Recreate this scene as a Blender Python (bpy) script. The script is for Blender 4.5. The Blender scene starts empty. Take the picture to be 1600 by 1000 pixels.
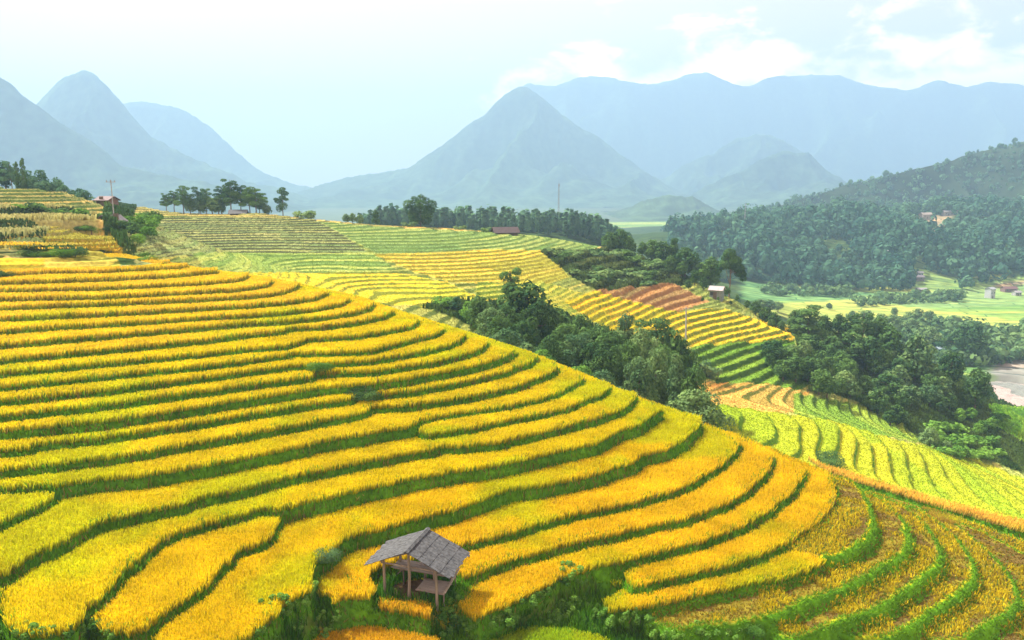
import bpy, math, random
import numpy as np
from mathutils import Vector, Matrix
rng = np.random.default_rng(7)
random.seed(7)
R = math.radians
SC = bpy.context.scene
COL = SC.collection

# ------------------------------------------------------------------ camera, sky, sun, exposure
PITCH = R(9.93)
cam_d = bpy.data.cameras.new('camera')
cam_d.sensor_width = 36.0
cam_d.lens = 27.0
cam_d.clip_start = 0.5
cam_d.clip_end = 30000
cam = bpy.data.objects.new('camera', cam_d)
COL.objects.link(cam)
cam.rotation_euler = (R(90) - PITCH, 0, 0)
SC.camera = cam

SUN_EL, SUN_AZ = R(50), R(-58)        # azimuth from +Y (view direction), negative = left
sdir = Vector((math.sin(SUN_AZ) * math.cos(SUN_EL), math.cos(SUN_AZ) * math.cos(SUN_EL), math.sin(SUN_EL)))
sun_d = bpy.data.lights.new('sun', 'SUN')
sun_d.energy = 5.0
sun_d.angle = R(0.6)
sun_d.color = (1.0, 0.95, 0.86)
sun = bpy.data.objects.new('sun', sun_d)
COL.objects.link(sun)
sun.rotation_euler = sdir.to_track_quat('Z', 'Y').to_euler()

W = bpy.data.worlds.new('World')
SC.world = W
W.use_nodes = True
nt = W.node_tree
nt.nodes.clear()
def N(tree, t, **kw):
    n = tree.nodes.new(t)
    for k, v in kw.items():
        setattr(n, k, v)
    return n
out = N(nt, 'ShaderNodeOutputWorld')
sky = N(nt, 'ShaderNodeTexSky', sky_type='NISHITA', sun_disc=False)
sky.sun_elevation = SUN_EL
sky.sun_rotation = SUN_AZ
sky.air_density = 1.0
sky.dust_density = 1.6
sky.ozone_density = 1.0
bg1 = N(nt, 'ShaderNodeBackground'); bg1.inputs[1].default_value = 0.05
bg2 = N(nt, 'ShaderNodeBackground'); bg2.inputs[0].default_value = (1.0, 0.68, 0.56, 1)
nt.links.new(sky.outputs[0], bg1.inputs[0])
tc = N(nt, 'ShaderNodeTexCoord')
mp = N(nt, 'ShaderNodeMapping'); mp.inputs['Scale'].default_value = (1.0, 1.0, 2.0)
mp.inputs['Location'].default_value = (0.37, 0.2, 0.1)
nt.links.new(tc.outputs['Generated'], mp.inputs[0])
nz = N(nt, 'ShaderNodeTexNoise'); nz.inputs['Scale'].default_value = 12.0; nz.inputs['Detail'].default_value = 9; nz.inputs['Roughness'].default_value = 0.58; nz.inputs['Distortion'].default_value = 0.25
nt.links.new(mp.outputs[0], nz.inputs['Vector'])
sep = N(nt, 'ShaderNodeSeparateXYZ'); nt.links.new(tc.outputs['Generated'], sep.inputs[0])
# a bank of cumulus low over the mountains and a thin high veil above it
band = N(nt, 'ShaderNodeFloatCurve')
cm = band.mapping.curves[0]
for p, v in ((0.06, 0.25), (0.09, 0.52), (0.12, 0.60), (0.15, 0.53), (0.185, 0.38), (0.25, 0.30), (0.6, 0.35)):
    cm.points.new(p, v)
cm.points[0].location = (0, 0.3); cm.points[-1].location = (1, 0.35)
band.mapping.update()
nt.links.new(sep.outputs['Z'], band.inputs['Value'])
cs_ = N(nt, 'ShaderNodeMapRange'); cs_.inputs['From Min'].default_value = -0.14; cs_.inputs['From Max'].default_value = 0.10; cs_.inputs['To Min'].default_value = -0.25
nt.links.new(sep.outputs['X'], cs_.inputs[0]); cs_.inputs['To Max'].default_value = 0.05
ad0 = N(nt, 'ShaderNodeMath', operation='ADD'); nt.links.new(nz.outputs['Fac'], ad0.inputs[0]); nt.links.new(cs_.outputs[0], ad0.inputs[1])
add = N(nt, 'ShaderNodeMath', operation='ADD'); nt.links.new(ad0.outputs[0], add.inputs[0]); nt.links.new(band.outputs[0], add.inputs[1])
ramp = N(nt, 'ShaderNodeMapRange'); ramp.interpolation_type = 'SMOOTHSTEP'
ramp.inputs['From Min'].default_value = 0.97; ramp.inputs['From Max'].default_value = 1.20
nt.links.new(add.outputs[0], ramp.inputs[0])
nz2 = N(nt, 'ShaderNodeTexNoise'); nz2.inputs['Scale'].default_value = 2.2; nz2.inputs['Detail'].default_value = 6
mp2 = N(nt, 'ShaderNodeMapping'); mp2.inputs['Scale'].default_value = (1.0, 1.0, 4.0); nt.links.new(tc.outputs['Generated'], mp2.inputs[0]); nt.links.new(mp2.outputs[0], nz2.inputs['Vector'])
veil = N(nt, 'ShaderNodeMapRange'); veil.inputs['From Min'].default_value = 0.3; veil.inputs['From Max'].default_value = 0.8; veil.inputs['To Min'].default_value = 0.80; veil.inputs['To Max'].default_value = 1.0
side = N(nt, 'ShaderNodeMapRange'); side.inputs['From Min'].default_value = 0.30; side.inputs['From Max'].default_value = -0.45; side.inputs['To Max'].default_value = 0.6
nt.links.new(sep.outputs['X'], side.inputs[0])
vs_ = N(nt, 'ShaderNodeMath', operation='ADD'); vs_.use_clamp = True
nt.links.new(veil.outputs[0], vs_.inputs[0]); nt.links.new(side.outputs[0], vs_.inputs[1])
st = N(nt, 'ShaderNodeMapRange'); st.inputs['To Min'].default_value = 0.46; st.inputs['To Max'].default_value = 1.7
nt.links.new(ramp.outputs[0], st.inputs[0])
sa_ = N(nt, 'ShaderNodeMath', operation='MULTIPLY_ADD'); sa_.inputs[1].default_value = 0.30
nt.links.new(side.outputs[0], sa_.inputs[0]); nt.links.new(st.outputs[0], sa_.inputs[2]); nt.links.new(sa_.outputs[0], bg2.inputs[1])
nt.links.new(nz2.outputs['Fac'], veil.inputs[0])
mx = N(nt, 'ShaderNodeMath', operation='MAXIMUM'); nt.links.new(ramp.outputs[0], mx.inputs[0]); nt.links.new(vs_.outputs[0], mx.inputs[1])
mix = N(nt, 'ShaderNodeMixShader')
nt.links.new(mx.outputs[0], mix.inputs[0]); nt.links.new(bg1.outputs[0], mix.inputs[1]); nt.links.new(bg2.outputs[0], mix.inputs[2])
nt.links.new(mix.outputs[0], out.inputs[0])

SC.view_settings.view_transform = 'Standard'
SC.view_settings.look = 'None'
SC.view_settings.exposure = 1.75
SC.view_settings.gamma = 1.0
SC.render.engine = 'CYCLES'
SC.cycles.max_bounces = 6
SC.cycles.diffuse_bounces = 3
SC.cycles.transmission_bounces = 3
SC.cycles.volume_bounces = 2
SC.cycles.use_denoising = True
HAZE = 0.00033
HAZE_G = 0.15
HAZE_COL = (0.325, 0.50, 0.70)

# ------------------------------------------------------------------ helpers
CP, SP = math.cos(PITCH), math.sin(PITCH)
F = 1200.0
def ray(px, py):
    u = (px - 800) / F
    v = (500 - py) / F
    return np.array([u, CP + v * SP, -SP + v * CP])
def atz(px, py, z):
    r = ray(px, py)
    return r * (z / r[2])
def at(px, py, y):
    r = ray(px, py)
    return r * (y / r[1])
def to_px(x, y, z):
    d = y * CP - z * SP
    v = y * SP + z * CP
    d = np.maximum(d, 1e-3)
    return 800 + F * x / d, 500 - F * v / d

def link(o, parent=None):
    COL.objects.link(o)
    if parent is not None:
        o.parent = parent
    return o
def tag(o, label=None, cat=None, group=None, kind=None):
    if label: o['label'] = label
    if cat: o['category'] = cat
    if group: o['group'] = group
    if kind: o['kind'] = kind
    return o
def np_mesh(name, verts, faces, nv, cols=None, smooth=False, face_cols=None):
    """verts (N,3); faces (M,nv) index array"""
    me = bpy.data.meshes.new(name)
    verts = np.ascontiguousarray(verts, dtype=np.float32)
    faces = np.ascontiguousarray(faces, dtype=np.int32)
    me.vertices.add(len(verts)); me.vertices.foreach_set('co', verts.ravel())
    me.loops.add(faces.size); me.loops.foreach_set('vertex_index', faces.ravel())
    me.polygons.add(len(faces))
    me.polygons.foreach_set('loop_start', np.arange(0, faces.size, nv, dtype=np.int32))
    me.polygons.foreach_set('loop_total', np.full(len(faces), nv, dtype=np.int32))
    me.polygons.foreach_set('use_smooth', np.full(len(faces), smooth))
    if cols is not None:
        a = me.color_attributes.new('Col', 'FLOAT_COLOR', 'POINT')
        c = np.ones((len(verts), 4), np.float32); c[:, :3] = cols
        a.data.foreach_set('color', c.ravel())
    me.update(calc_edges=True)
    return me
def obj(name, me, mat, parent=None):
    o = bpy.data.objects.new(name, me)
    if mat and not me.materials: me.materials.append(mat)
    return link(o, parent)
def empty(name, loc, rz=0.0, scale=1.0):
    o = bpy.data.objects.new(name, None)
    o.empty_display_size = 0.3
    o.location = loc; o.rotation_euler = (0, 0, rz)
    o.scale = (scale,) * 3 if not hasattr(scale, '__len__') else scale
    return link(o)
class MB:
    def __init__(s): s.v = []; s.f = []
    def poly(s, pts):
        i = len(s.v); s.v += [tuple(p) for p in pts]; s.f.append(list(range(i, i + len(pts))))
    def box(s, c, d, rz=0.0, M=None):
        i = len(s.v); cx, cy, cz = c; dx, dy, dz = (d[0] / 2, d[1] / 2, d[2] / 2)
        ca, sa = math.cos(rz), math.sin(rz)
        for sx, sy, sz in ((-1,-1,-1),(1,-1,-1),(1,1,-1),(-1,1,-1),(-1,-1,1),(1,-1,1),(1,1,1),(-1,1,1)):
            x, y, z = sx * dx, sy * dy, sz * dz
            p = Vector((cx + x * ca - y * sa, cy + x * sa + y * ca, cz + z))
            s.v.append(tuple(M @ p if M else p))
        s.f += [[i+a for a in q] for q in ((3,2,1,0),(4,5,6,7),(0,1,5,4),(1,2,6,5),(2,3,7,6),(3,0,4,7))]
    def tube(s, pts, rads, n=8):
        pts = [Vector(p) for p in pts]; i0 = len(s.v)
        for k, p in enumerate(pts):
            t = (pts[min(k+1, len(pts)-1)] - pts[max(k-1, 0)]).normalized()
            a = t.orthogonal().normalized() if abs(t.z) < 0.9 else Vector((1,0,0)).cross(t).normalized()
            b = t.cross(a)
            for j in range(n):
                w = 2 * math.pi * j / n
                s.v.append(tuple(p + (a * math.cos(w) + b * math.sin(w)) * rads[k]))
        for k in range(len(pts) - 1):
            for j in range(n):
                a = i0 + k*n + j; b = i0 + k*n + (j+1) % n
                s.f.append([a, b, b + n, a + n])
        s.f.append([i0 + j for j in range(n)][::-1]); s.f.append([i0 + (len(pts)-1)*n + j for j in range(n)])
    def slab(s, quad, th):
        """a board: 4 corner points and a thickness downward along the normal"""
        q = [Vector(p) for p in quad]; nn = (q[1]-q[0]).cross(q[3]-q[0]).normalized() * -th
        i = len(s.v); s.v += [tuple(p) for p in q] + [tuple(p + nn) for p in q]
        s.f += [[i,i+1,i+2,i+3],[i+7,i+6,i+5,i+4]] + [[i+(k+1)%4, i+k, i+k+4, i+(k+1)%4+4] for k in range(4)]
    def mesh(s, name):
        me = bpy.data.meshes.new(name); me.from_pydata(s.v, [], s.f); me.update(); return me
    def build(s, name, mat, parent=None): return obj(name, s.mesh(name), mat, parent)

def hash2(ix, iy, seed):
    h = (ix.astype(np.int64) * 374761393 + iy.astype(np.int64) * 668265263 + seed * 1442695040888963407 % 2147483647) & 0x7fffffff
    h = (h ^ (h >> 13)) * 1274126177 & 0x7fffffff
    return ((h ^ (h >> 16)) & 0xffff) / 65535.0
def vnoise(x, y, seed=0):
    ix = np.floor(x); iy = np.floor(y); fx = x - ix; fy = y - iy
    fx = fx*fx*(3-2*fx); fy = fy*fy*(3-2*fy)
    a = hash2(ix, iy, seed); b = hash2(ix+1, iy, seed); c = hash2(ix, iy+1, seed); d = hash2(ix+1, iy+1, seed)
    return (a*(1-fx)+b*fx)*(1-fy) + (c*(1-fx)+d*fx)*fy
def fbm(x, y, seed=0, oct=4):
    s = 0; a = 0.5; t = 0
    for o in range(oct):
        s = s + a * vnoise(x * 2**o, y * 2**o, seed + o * 17); t += a; a *= 0.5
    return s / t
def smooth01(t): t = np.clip(t, 0, 1); return t*t*(3-2*t)
def inpoly(px, py, poly):
    inside = np.zeros(px.shape, bool); n = len(poly)
    for i in range(n):
        x1, y1 = poly[i]; x2, y2 = poly[(i+1) % n]
        if y1 == y2: continue
        c = (y1 > py) != (y2 > py)
        inside ^= c & (px < (x2-x1) * (py-y1) / (y2-y1) + x1)
    return inside
class RBF:
    def __init__(s, pts):
        p = np.array(pts, float); s.sc = 100.0
        X = p[:, :2] / s.sc; n = len(X)
        D = np.linalg.norm(X[:, None] - X[None], axis=2)
        A = np.zeros((n+3, n+3)); A[:n, :n] = -D + np.eye(n) * -0.004; A[:n, n] = 1; A[:n, n+1:] = X
        A[n, :n] = 1; A[n+1:, :n] = X.T
        s.w = np.linalg.solve(A, np.concatenate([p[:, 2], np.zeros(3)])); s.X = X
    def __call__(s, x, y):
        x = np.asarray(x, float) / s.sc; y = np.asarray(y, float) / s.sc
        r = s.w[-3] + s.w[-2] * x + s.w[-1] * y
        for (a, b), w in zip(s.X, s.w[:-3]):
            r = r - w * np.sqrt((x-a)**2 + (y-b)**2)
        return r

# ------------------------------------------------------------------ materials
def new_mat(name):
    m = bpy.data.materials.new(name); m.use_nodes = True
    t = m.node_tree; t.nodes.clear()
    o = N(t, 'ShaderNodeOutputMaterial')
    return m, t, o
def attr_mat(name, noise_scale=3.0, noise_amt=0.35, rough=0.9, bump=0.0, trans=0.0, gain=1.0):
    m, t, o = new_mat(name)
    a = N(t, 'ShaderNodeVertexColor', layer_name='Col')
    g = N(t, 'ShaderNodeTexCoord')
    n = N(t, 'ShaderNodeTexNoise'); n.inputs['Scale'].default_value = noise_scale; n.inputs['Detail'].default_value = 5
    t.links.new(g.outputs['Object'], n.inputs['Vector'])
    mr = N(t, 'ShaderNodeMapRange'); mr.inputs['From Min'].default_value = 0.25; mr.inputs['From Max'].default_value = 0.75
    mr.inputs['To Min'].default_value = gain * (1 - noise_amt); mr.inputs['To Max'].default_value = gain * (1 + noise_amt)
    t.links.new(n.outputs['Fac'], mr.inputs[0])
    mul = N(t, 'ShaderNodeVectorMath', operation='SCALE')
    t.links.new(a.outputs['Color'], mul.inputs[0]); t.links.new(mr.outputs[0], mul.inputs['Scale'])
    d = N(t, 'ShaderNodeBsdfDiffuse'); d.inputs['Roughness'].default_value = 0.6
    t.links.new(mul.outputs[0], d.inputs['Color'])
    last = d
    if bump:
        b = N(t, 'ShaderNodeBump'); b.inputs['Strength'].default_value = bump; b.inputs['Distance'].default_value = 0.2
        t.links.new(n.outputs['Fac'], b.inputs['Height']); t.links.new(b.outputs[0], d.inputs['Normal'])
    if trans:
        tr = N(t, 'ShaderNodeBsdfTranslucent'); t.links.new(mul.outputs[0], tr.inputs['Color'])
        ms = N(t, 'ShaderNodeMixShader'); ms.inputs[0].default_value = trans
        t.links.new(d.outputs[0], ms.inputs[1]); t.links.new(tr.outputs[0], ms.inputs[2]); last = ms
    t.links.new(last.outputs[0], o.inputs['Surface'])
    return m
def plain_mat(name, col, rough=0.8, nscale=8.0, namt=0.3, col2=None, bump=0.15, stretch=(1,1,1), metal=0.0):
    m, t, o = new_mat(name)
    g = N(t, 'ShaderNodeTexCoord'); mp = N(t, 'ShaderNodeMapping'); mp.inputs['Scale'].default_value = stretch
    t.links.new(g.outputs['Object'], mp.inputs[0])
    n = N(t, 'ShaderNodeTexNoise'); n.inputs['Scale'].default_value = nscale; n.inputs['Detail'].default_value = 6
    t.links.new(mp.outputs[0], n.inputs['Vector'])
    cr = N(t, 'ShaderNodeValToRGB')
    c2 = col2 or tuple(c * (1 - namt) for c in col)
    cr.color_ramp.elements[0].color = (*c2, 1); cr.color_ramp.elements[0].position = 0.3
    cr.color_ramp.elements[1].color = (*col, 1); cr.color_ramp.elements[1].position = 0.68
    t.links.new(n.outputs['Fac'], cr.inputs[0])
    p = N(t, 'ShaderNodeBsdfPrincipled'); p.inputs['Roughness'].default_value = rough; p.inputs['Specular IOR Level'].default_value = 0.15; p.inputs['Metallic'].default_value = metal
    t.links.new(cr.outputs[0], p.inputs['Base Color'])
    b = N(t, 'ShaderNodeBump'); b.inputs['Strength'].default_value = bump; b.inputs['Distance'].default_value = 0.05
    t.links.new(n.outputs['Fac'], b.inputs['Height']); t.links.new(b.outputs[0], p.inputs['Normal'])
    t.links.new(p.outputs[0], o.inputs['Surface'])
    return m
M_ground = attr_mat('terrace_ground', 2.5, 0.35, bump=0.5)
M_far = attr_mat('far_ground', 0.06, 0.3, bump=0.0)
M_blade = attr_mat('blades', 0.35, 0.16, trans=0.38)
def leaf_mat(name, c1, c2, trans=0.25):
    m, t, o = new_mat(name)
    a = N(t, 'ShaderNodeVertexColor', layer_name='Col')
    oi = N(t, 'ShaderNodeObjectInfo')
    mixc = N(t, 'ShaderNodeMix', data_type='RGBA')
    mixc.inputs['A'].default_value = (*c1, 1); mixc.inputs['B'].default_value = (*c2, 1)
    sp = N(t, 'ShaderNodeSeparateColor'); t.links.new(a.outputs['Color'], sp.inputs[0])
    ad = N(t, 'ShaderNodeMath', operation='MULTIPLY_ADD'); ad.inputs[1].default_value = 0.45; ad.use_clamp = True
    t.links.new(oi.outputs['Random'], ad.inputs[0])
    m2 = N(t, 'ShaderNodeMath', operation='MULTIPLY'); m2.inputs[1].default_value = 0.65
    t.links.new(sp.outputs[0], m2.inputs[0]); t.links.new(m2.outputs[0], ad.inputs[2])
    t.links.new(ad.outputs[0], mixc.inputs['Factor'])
    d = N(t, 'ShaderNodeBsdfDiffuse'); tr = N(t, 'ShaderNodeBsdfTranslucent'); ms = N(t, 'ShaderNodeMixShader'); ms.inputs[0].default_value = trans
    t.links.new(mixc.outputs['Result'], d.inputs['Color']); t.links.new(mixc.outputs['Result'], tr.inputs['Color'])
    t.links.new(d.outputs[0], ms.inputs[1]); t.links.new(tr.outputs[0], ms.inputs[2]); t.links.new(ms.outputs[0], o.inputs['Surface'])
    return m
M_leaf = leaf_mat('leaves', (0.006, 0.038, 0.024), (0.13, 0.24, 0.055))
M_leaf2 = leaf_mat('leaves_pale', (0.022, 0.085, 0.045), (0.22, 0.33, 0.10))
M_leaf3 = leaf_mat('leaves_haze_tint', (0.016, 0.072, 0.055), (0.13, 0.25, 0.115))  # far leaves, with the blue of the haze put into their colour
M_bush = leaf_mat('bush_leaves', (0.035, 0.12, 0.02), (0.19, 0.36, 0.05))
M_bark = plain_mat('bark', (0.16, 0.12, 0.09), 0.95, 6, 0.4)
M_wood = plain_mat('old_wood', (0.30, 0.25, 0.19), 0.9, 5, 0.45, stretch=(1, 1, 0.15))
M_plank = plain_mat('grey_planks', (0.34, 0.29, 0.24), 0.9, 4, 0.4, stretch=(0.3, 6, 1))
# ------------------------------------------------------------------ the terraced slope: traced lips, one contour level each
SIL = [(60,384),(190,386),(300,407),(360,415),(430,425),(500,440),(560,452),(610,470),(660,485),(720,505),(770,520),(830,540),(880,560),(940,585),(1000,610),(1060,630),(1100,645),(1160,670),(1230,700),(1300,728),(1400,760),(1500,790),(1600,815),(1800,870)]
def sil(x): return float(np.interp(x, [p[0] for p in SIL], [p[1] for p in SIL]))
n16L = [(0,756),(80,752),(140,744),(180,740),(220,737),(260,731),(320,720),(380,709),(440,698),(480,688),(520,680),(560,674),(600,667),(640,661)]
n18L = [(0,890),(10,888),(40,866),(80,846),(120,826),(160,808),(220,794),(280,782),(320,769),(360,762),(400,754),(440,741),(500,730),(580,713),(640,702),(680,697)]
n19R = [(640,742),(700,732),(760,724),(820,712),(880,698),(930,688),(970,667),(1000,658),(1020,644),(1034,634)]
n20R = [(640,806),(700,792),(750,776),(800,758),(830,756),(900,743),(940,734),(970,722),(990,718),(1004,706),(1040,698),(1070,682),(1080,672),(1092,660),(1096,648)]
n19J = [(580,756),(520,770),(480,778),(450,786)]
LIPS = [
 # (z of the rice tops, points from the left edge round to the nose)
 ('a4', -7.95, [(0,391),(100,389),(168,387)]),
 ('a3', -8.35, [(0,399),(100,397),(188,393)]),
 ('a2', -8.75, [(0,407),(120,404),(220,399)]),
 ('a1', -9.15, [(0,414),(160,410),(240,407),(266,405)]),
 ('a0', -9.60, [(0,424),(80,420),(160,419),(240,415),(280,413),(294,410)]),
 ('n1', -10.1, [(0,436),(160,431),(260,426),(320,421),(336,419),(341,416)]),
 ('n2', -10.7, [(0,448),(160,445),(320,437),(360,434),(380,430),(388,424)]),
 ('n3', -11.25,[(0,461),(160,458),(320,450),(360,448),(390,445),(418,440),(426,432)]),
 ('n4', -11.85,[(0,475),(160,469),(320,462),(380,459),(420,455),(450,449),(468,440)]),
 ('n5', -12.45,[(0,492),(160,485),(320,476),(380,473),(440,468),(490,462),(514,452)]),
 ('n6', -13.05,[(0,511),(160,501),(320,491),(380,488),(440,484),(490,478),(530,471),(548,462)]),
 ('n7', -13.65,[(0,533),(160,519),(320,506),(380,500),(440,497),(500,491),(550,484),(576,477),(584,469)]),
 ('n8', -14.3, [(0,556),(160,541),(320,526),(380,518),(440,512),(447,509),(460,507),(500,506),(560,498),(600,490),(616,481)]),
 ('n9', -14.95,[(0,577),(160,562),(320,547),(380,540),(440,536),(468,530),(476,525),(500,524),(560,520),(640,506),(650,500),(654,493)]),
 ('n10',-15.55,[(0,598),(160,582),(320,566),(380,559),(440,551),(460,547),(520,546),(580,543),(640,527),(660,523),(680,518),(692,508)]),
 ('n11',-16.15,[(0,620),(160,604),(320,584),(400,573),(460,566),(520,562),(580,558),(640,548),(670,542),(700,535),(720,526),(728,517)]),
 ('n12',-16.8, [(0,643),(160,626),(320,605),(400,594),(460,587),(488,583),(492,578),(516,577),(580,575),(640,566),(670,562),(710,553),(740,545),(757,536),(762,527)]),
 ('n13',-17.5, [(0,666),(160,652),(320,628),(400,615),(460,607),(500,600),(520,599),(580,594),(640,586),(680,578),(720,571),(760,562),(790,552),(806,542)]),
 ('n14',-18.4, [(0,698),(44,694),(50,688),(160,677),(320,653),(400,640),(480,627),(550,618),(556,612),(590,611),(640,606),(690,598),(740,588),(790,576),(825,563),(840,553)]),
 ('n15',-19.1, [(0,727),(100,716),(170,708),(200,704),(320,683),(400,670),(480,656),(540,645),(570,638),(580,631),(640,628),(690,621),(750,611),(800,600),(840,586),(860,578),(873,566)]),
 ('n16',-19.85,n16L + [(656,651),(720,640),(780,632),(840,620),(870,611),(890,601),(907,592),(911,584)]),
 ('n17',-20.35,[(-30,824),(0,810),(40,792),(76,777),(84,768),(90,753)] + n16L[2:] + [(668,674),(680,672),(740,663),(800,650),(840,643),(880,634),(920,618),(940,612),(951,603),(954,596)]),
 ('n18',-20.95,n18L + [(688,692),(720,692),(780,686),(820,676),(880,662),(920,652),(940,646),(966,637),(984,625),(995,612)]),
 ('n19',-21.75,[(4,960),(8,938),(6,960),(18,978),(70,985),(112,975),(130,960),(128,946),(140,938),(160,925),(176,906),(192,884),(220,864),(250,838),(280,824),(320,813),(360,802),(400,790),(440,789)] + n19J[::-1] + n19R),
 ('n20a',-22.35,[(60,960),(146,962),(156,976),(200,982),(224,976),(240,964),(260,948),(290,930),(320,909),(340,886),(360,864),(370,854),(410,840),(424,832),(430,816),(443,797),(450,788)] + n19J[::-1][1:] + n19R),
 ('n20',-22.95,[(200,960),(240,990),(258,1003),(320,1008),(360,996),(390,986),(400,976),(424,958),(440,936),(460,926),(484,914),(487,890),(490,872),(510,862),(528,842),(540,832),(600,820)] + n20R),
 ('n21',-24.1, [(440,900),(497,920),(520,925),(508,938),(520,948),(550,944),(576,928),(582,905),(600,890),(640,868),(700,848),(740,840),(780,832),(820,820),(860,808),(900,797),(960,786),(1000,776),(1040,766),(1080,750),(1110,732),(1130,720),(1148,704),(1158,688)]),
 ('n22',-24.7, [(640,840),(690,885),(722,899),(760,882),(800,868),(840,858),(880,846),(920,836),(960,830),(1020,814),(1060,808),(1100,794),(1140,780),(1170,760),(1190,740),(1204,728),(1208,704)]),
 ('n23',-25.35,[(690,870),(700,905),(716,940),(740,962),(770,954),(800,936),(820,926),(850,908),(870,898),(900,890),(940,876),(980,868),(1040,854),(1100,840),(1140,824),(1180,806),(1210,786),(1236,766),(1250,748),(1259,728)]),
 ('n24',-26.0, [(985,880),(972,892),(990,910),(1040,898),(1100,886),(1140,878),(1180,865),(1240,838),(1270,818),(1290,800),(1306,776),(1304,756),(1296,734)]),
 ('n25',-26.6, [(980,915),(944,934),(950,948),(1020,940),(1080,926),(1140,912),(1180,904),(1220,900),(1260,885),(1292,872),(1320,868),(1340,858),(1360,842),(1371,828),(1370,812),(1364,790),(1352,766),(1336,750)]),
 ('n26',-27.55,[(1000,950),(1010,972),(1060,988),(1140,976),(1200,968),(1230,958),(1280,936),(1324,921),(1368,897),(1400,879),(1420,864),(1427,842),(1421,820),(1410,804),(1390,788),(1374,774)]),
 ('n27',-28.35,[(1190,985),(1240,1004),(1280,989),(1324,971),(1368,956),(1412,932),(1452,901),(1471,886),(1478,868),(1469,842),(1456,824),(1434,802),(1412,786)]),
 ('n28',-29.25,[(1300,1000),(1390,1000),(1434,978),(1478,947),(1511,925),(1529,908),(1529,886),(1518,864),(1500,839),(1478,820),(1450,799)]),
 ('n29',-30.1, [(1440,1010),(1518,998),(1555,974),(1588,956),(1597,938),(1592,912),(1577,888),(1555,866),(1533,846),(1500,818),(1480,806)]),
 ('n30',-31.0, [(1600,1020),(1650,965),(1660,940),(1640,900),(1610,868),(1580,850),(1540,828),(1500,812),(1470,802)]),
 ('n31',-31.9, [(1680,1030),(1720,960),(1715,930),(1690,890),(1650,862),(1600,842),(1560,826),(1520,811)]),
]
EXT = 150
def level_poly(name, z, pts, left_open):
    px = list(pts)
    nx, ny = px[-1]
    off = max(9.0, ny - sil(nx))
    poly = []
    if left_open:
        poly += [atz(-260, px[0][1] + 8, z)]
    poly += [atz(x, y, z) for x, y in px]
    # round the nose and back along the hidden flank
    for k in (25, 60, 100, EXT):
        x = nx - k
        if x < 150: break
        p = atz(x, sil(x) + off, z)
        if p[1] < 122: poly.append(p)
    return poly
GX0, GX1, GY0, GY1, GC = -92.0, 64.0, 17.0, 126.0, 0.16
gx = np.arange(GX0, GX1, GC); gy = np.arange(GY0, GY1, GC)
NX, NY = len(gx), len(gy)
PX, PY = np.meshgrid(gx, gy)
LEV = np.full((NY, NX), -1, np.int16)
wobx = (fbm(PX * 0.55, PY * 0.55, 3, 3) - 0.5) * 0.9
woby = (fbm(PX * 0.55, PY * 0.55, 9, 3) - 0.5) * 0.9
def raster(poly):
    """even-odd fill of a plan polygon on the grid"""
    tog = np.zeros((NY, NX + 1), np.int8); n = len(poly)
    for i in range(n):
        x1, y1 = poly[i][:2]; x2, y2 = poly[(i+1) % n][:2]
        if y1 > y2: x1, y1, x2, y2 = x2, y2, x1, y1
        r0 = int(np.ceil((y1 - GY0) / GC)); r1 = int(np.ceil((y2 - GY0) / GC))
        r0 = max(r0, 0); r1 = min(r1, NY)
        if r1 <= r0 or y2 == y1: continue
        r = np.arange(r0, r1); xs = x1 + (gy[r] - y1) / (y2 - y1) * (x2 - x1)
        c = np.clip(np.ceil((xs - GX0) / GC).astype(int), 0, NX)
        np.add.at(tog, (r, c), 1)
    return (np.cumsum(tog, axis=1)[:, :NX] % 2) == 1
closers = {'n19': (4,960), }
ZL = np.array([l[1] for l in LIPS])
order = list(range(len(LIPS)))[::-1]          # lowest first, higher ones overwrite
for k in order:
    nm, z, pts = LIPS[k]
    open_left = pts[0][0] <= 0 and nm not in ('n19',)
    poly = level_poly(nm, z, pts, open_left)
    poly.append(np.array([-86.0, 119.0, 0]))
    if open_left: poly.append(np.array([-150.0, 119.0, 0]))
    m = raster(poly)
    LEV[m] = k
for zz, closed in ((-24.85, [(575,962),(578,942),(600,927),(640,925),(663,934),(673,950),(664,968),(620,971),(580,973)]),
                   (-26.05, [(455,1030),(478,1000),(500,985),(535,974),(590,970),(640,978),(680,994),(705,1015),(690,1060),(500,1060)]),
                   (-27.15, [(735,1012),(775,986),(830,977),(890,979),(940,992),(975,1014),(960,1050),(760,1050)])):
    LEV[raster([atz(a, b, zz) for a, b in closed])] = len(ZL); ZL = np.append(ZL, zz)
K_EXTRA = len(LIPS)
# golden flank strip beyond the stubble
k31 = len(ZL); ZL = np.append(ZL, -33.0)
strip = [(1262,712),(1300,726),(1400,756),(1500,785),(1600,810),(1720,845),(1700,862),(1600,826),(1540,808),(1480,790),(1440,779),(1395,764),(1340,748),(1290,733)]
sp_ = [atz(x, y, -33.0) for x, y in strip]
m = raster(sp_); LEV[m & (LEV < 0)] = k31
def minfilt(a, r):
    b = a.copy()
    for s in range(1, r + 1):
        b[:, s:] = np.minimum(b[:, s:], a[:, :-s]); b[:, :-s] = np.minimum(b[:, :-s], a[:, s:])
    c = b.copy()
    for s in range(1, r + 1):
        c[s:] = np.minimum(c[s:], b[:-s]); c[:-s] = np.minimum(c[:-s], b[s:])
    return c
def boxblur(a, r):
    for ax in (0, 1):
        p = np.pad(a, [(r, r) if i == ax else (0, 0) for i in (0, 1)], mode='edge')
        cs = np.cumsum(p, axis=ax); cs = np.concatenate([np.zeros_like(np.take(cs, [0], axis=ax)), cs], axis=ax)
        n = a.shape[ax]; w = 2 * r + 1
        a = (np.take(cs, np.arange(w, w + n), axis=ax) - np.take(cs, np.arange(0, n), axis=ax)) / w
    return a
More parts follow.
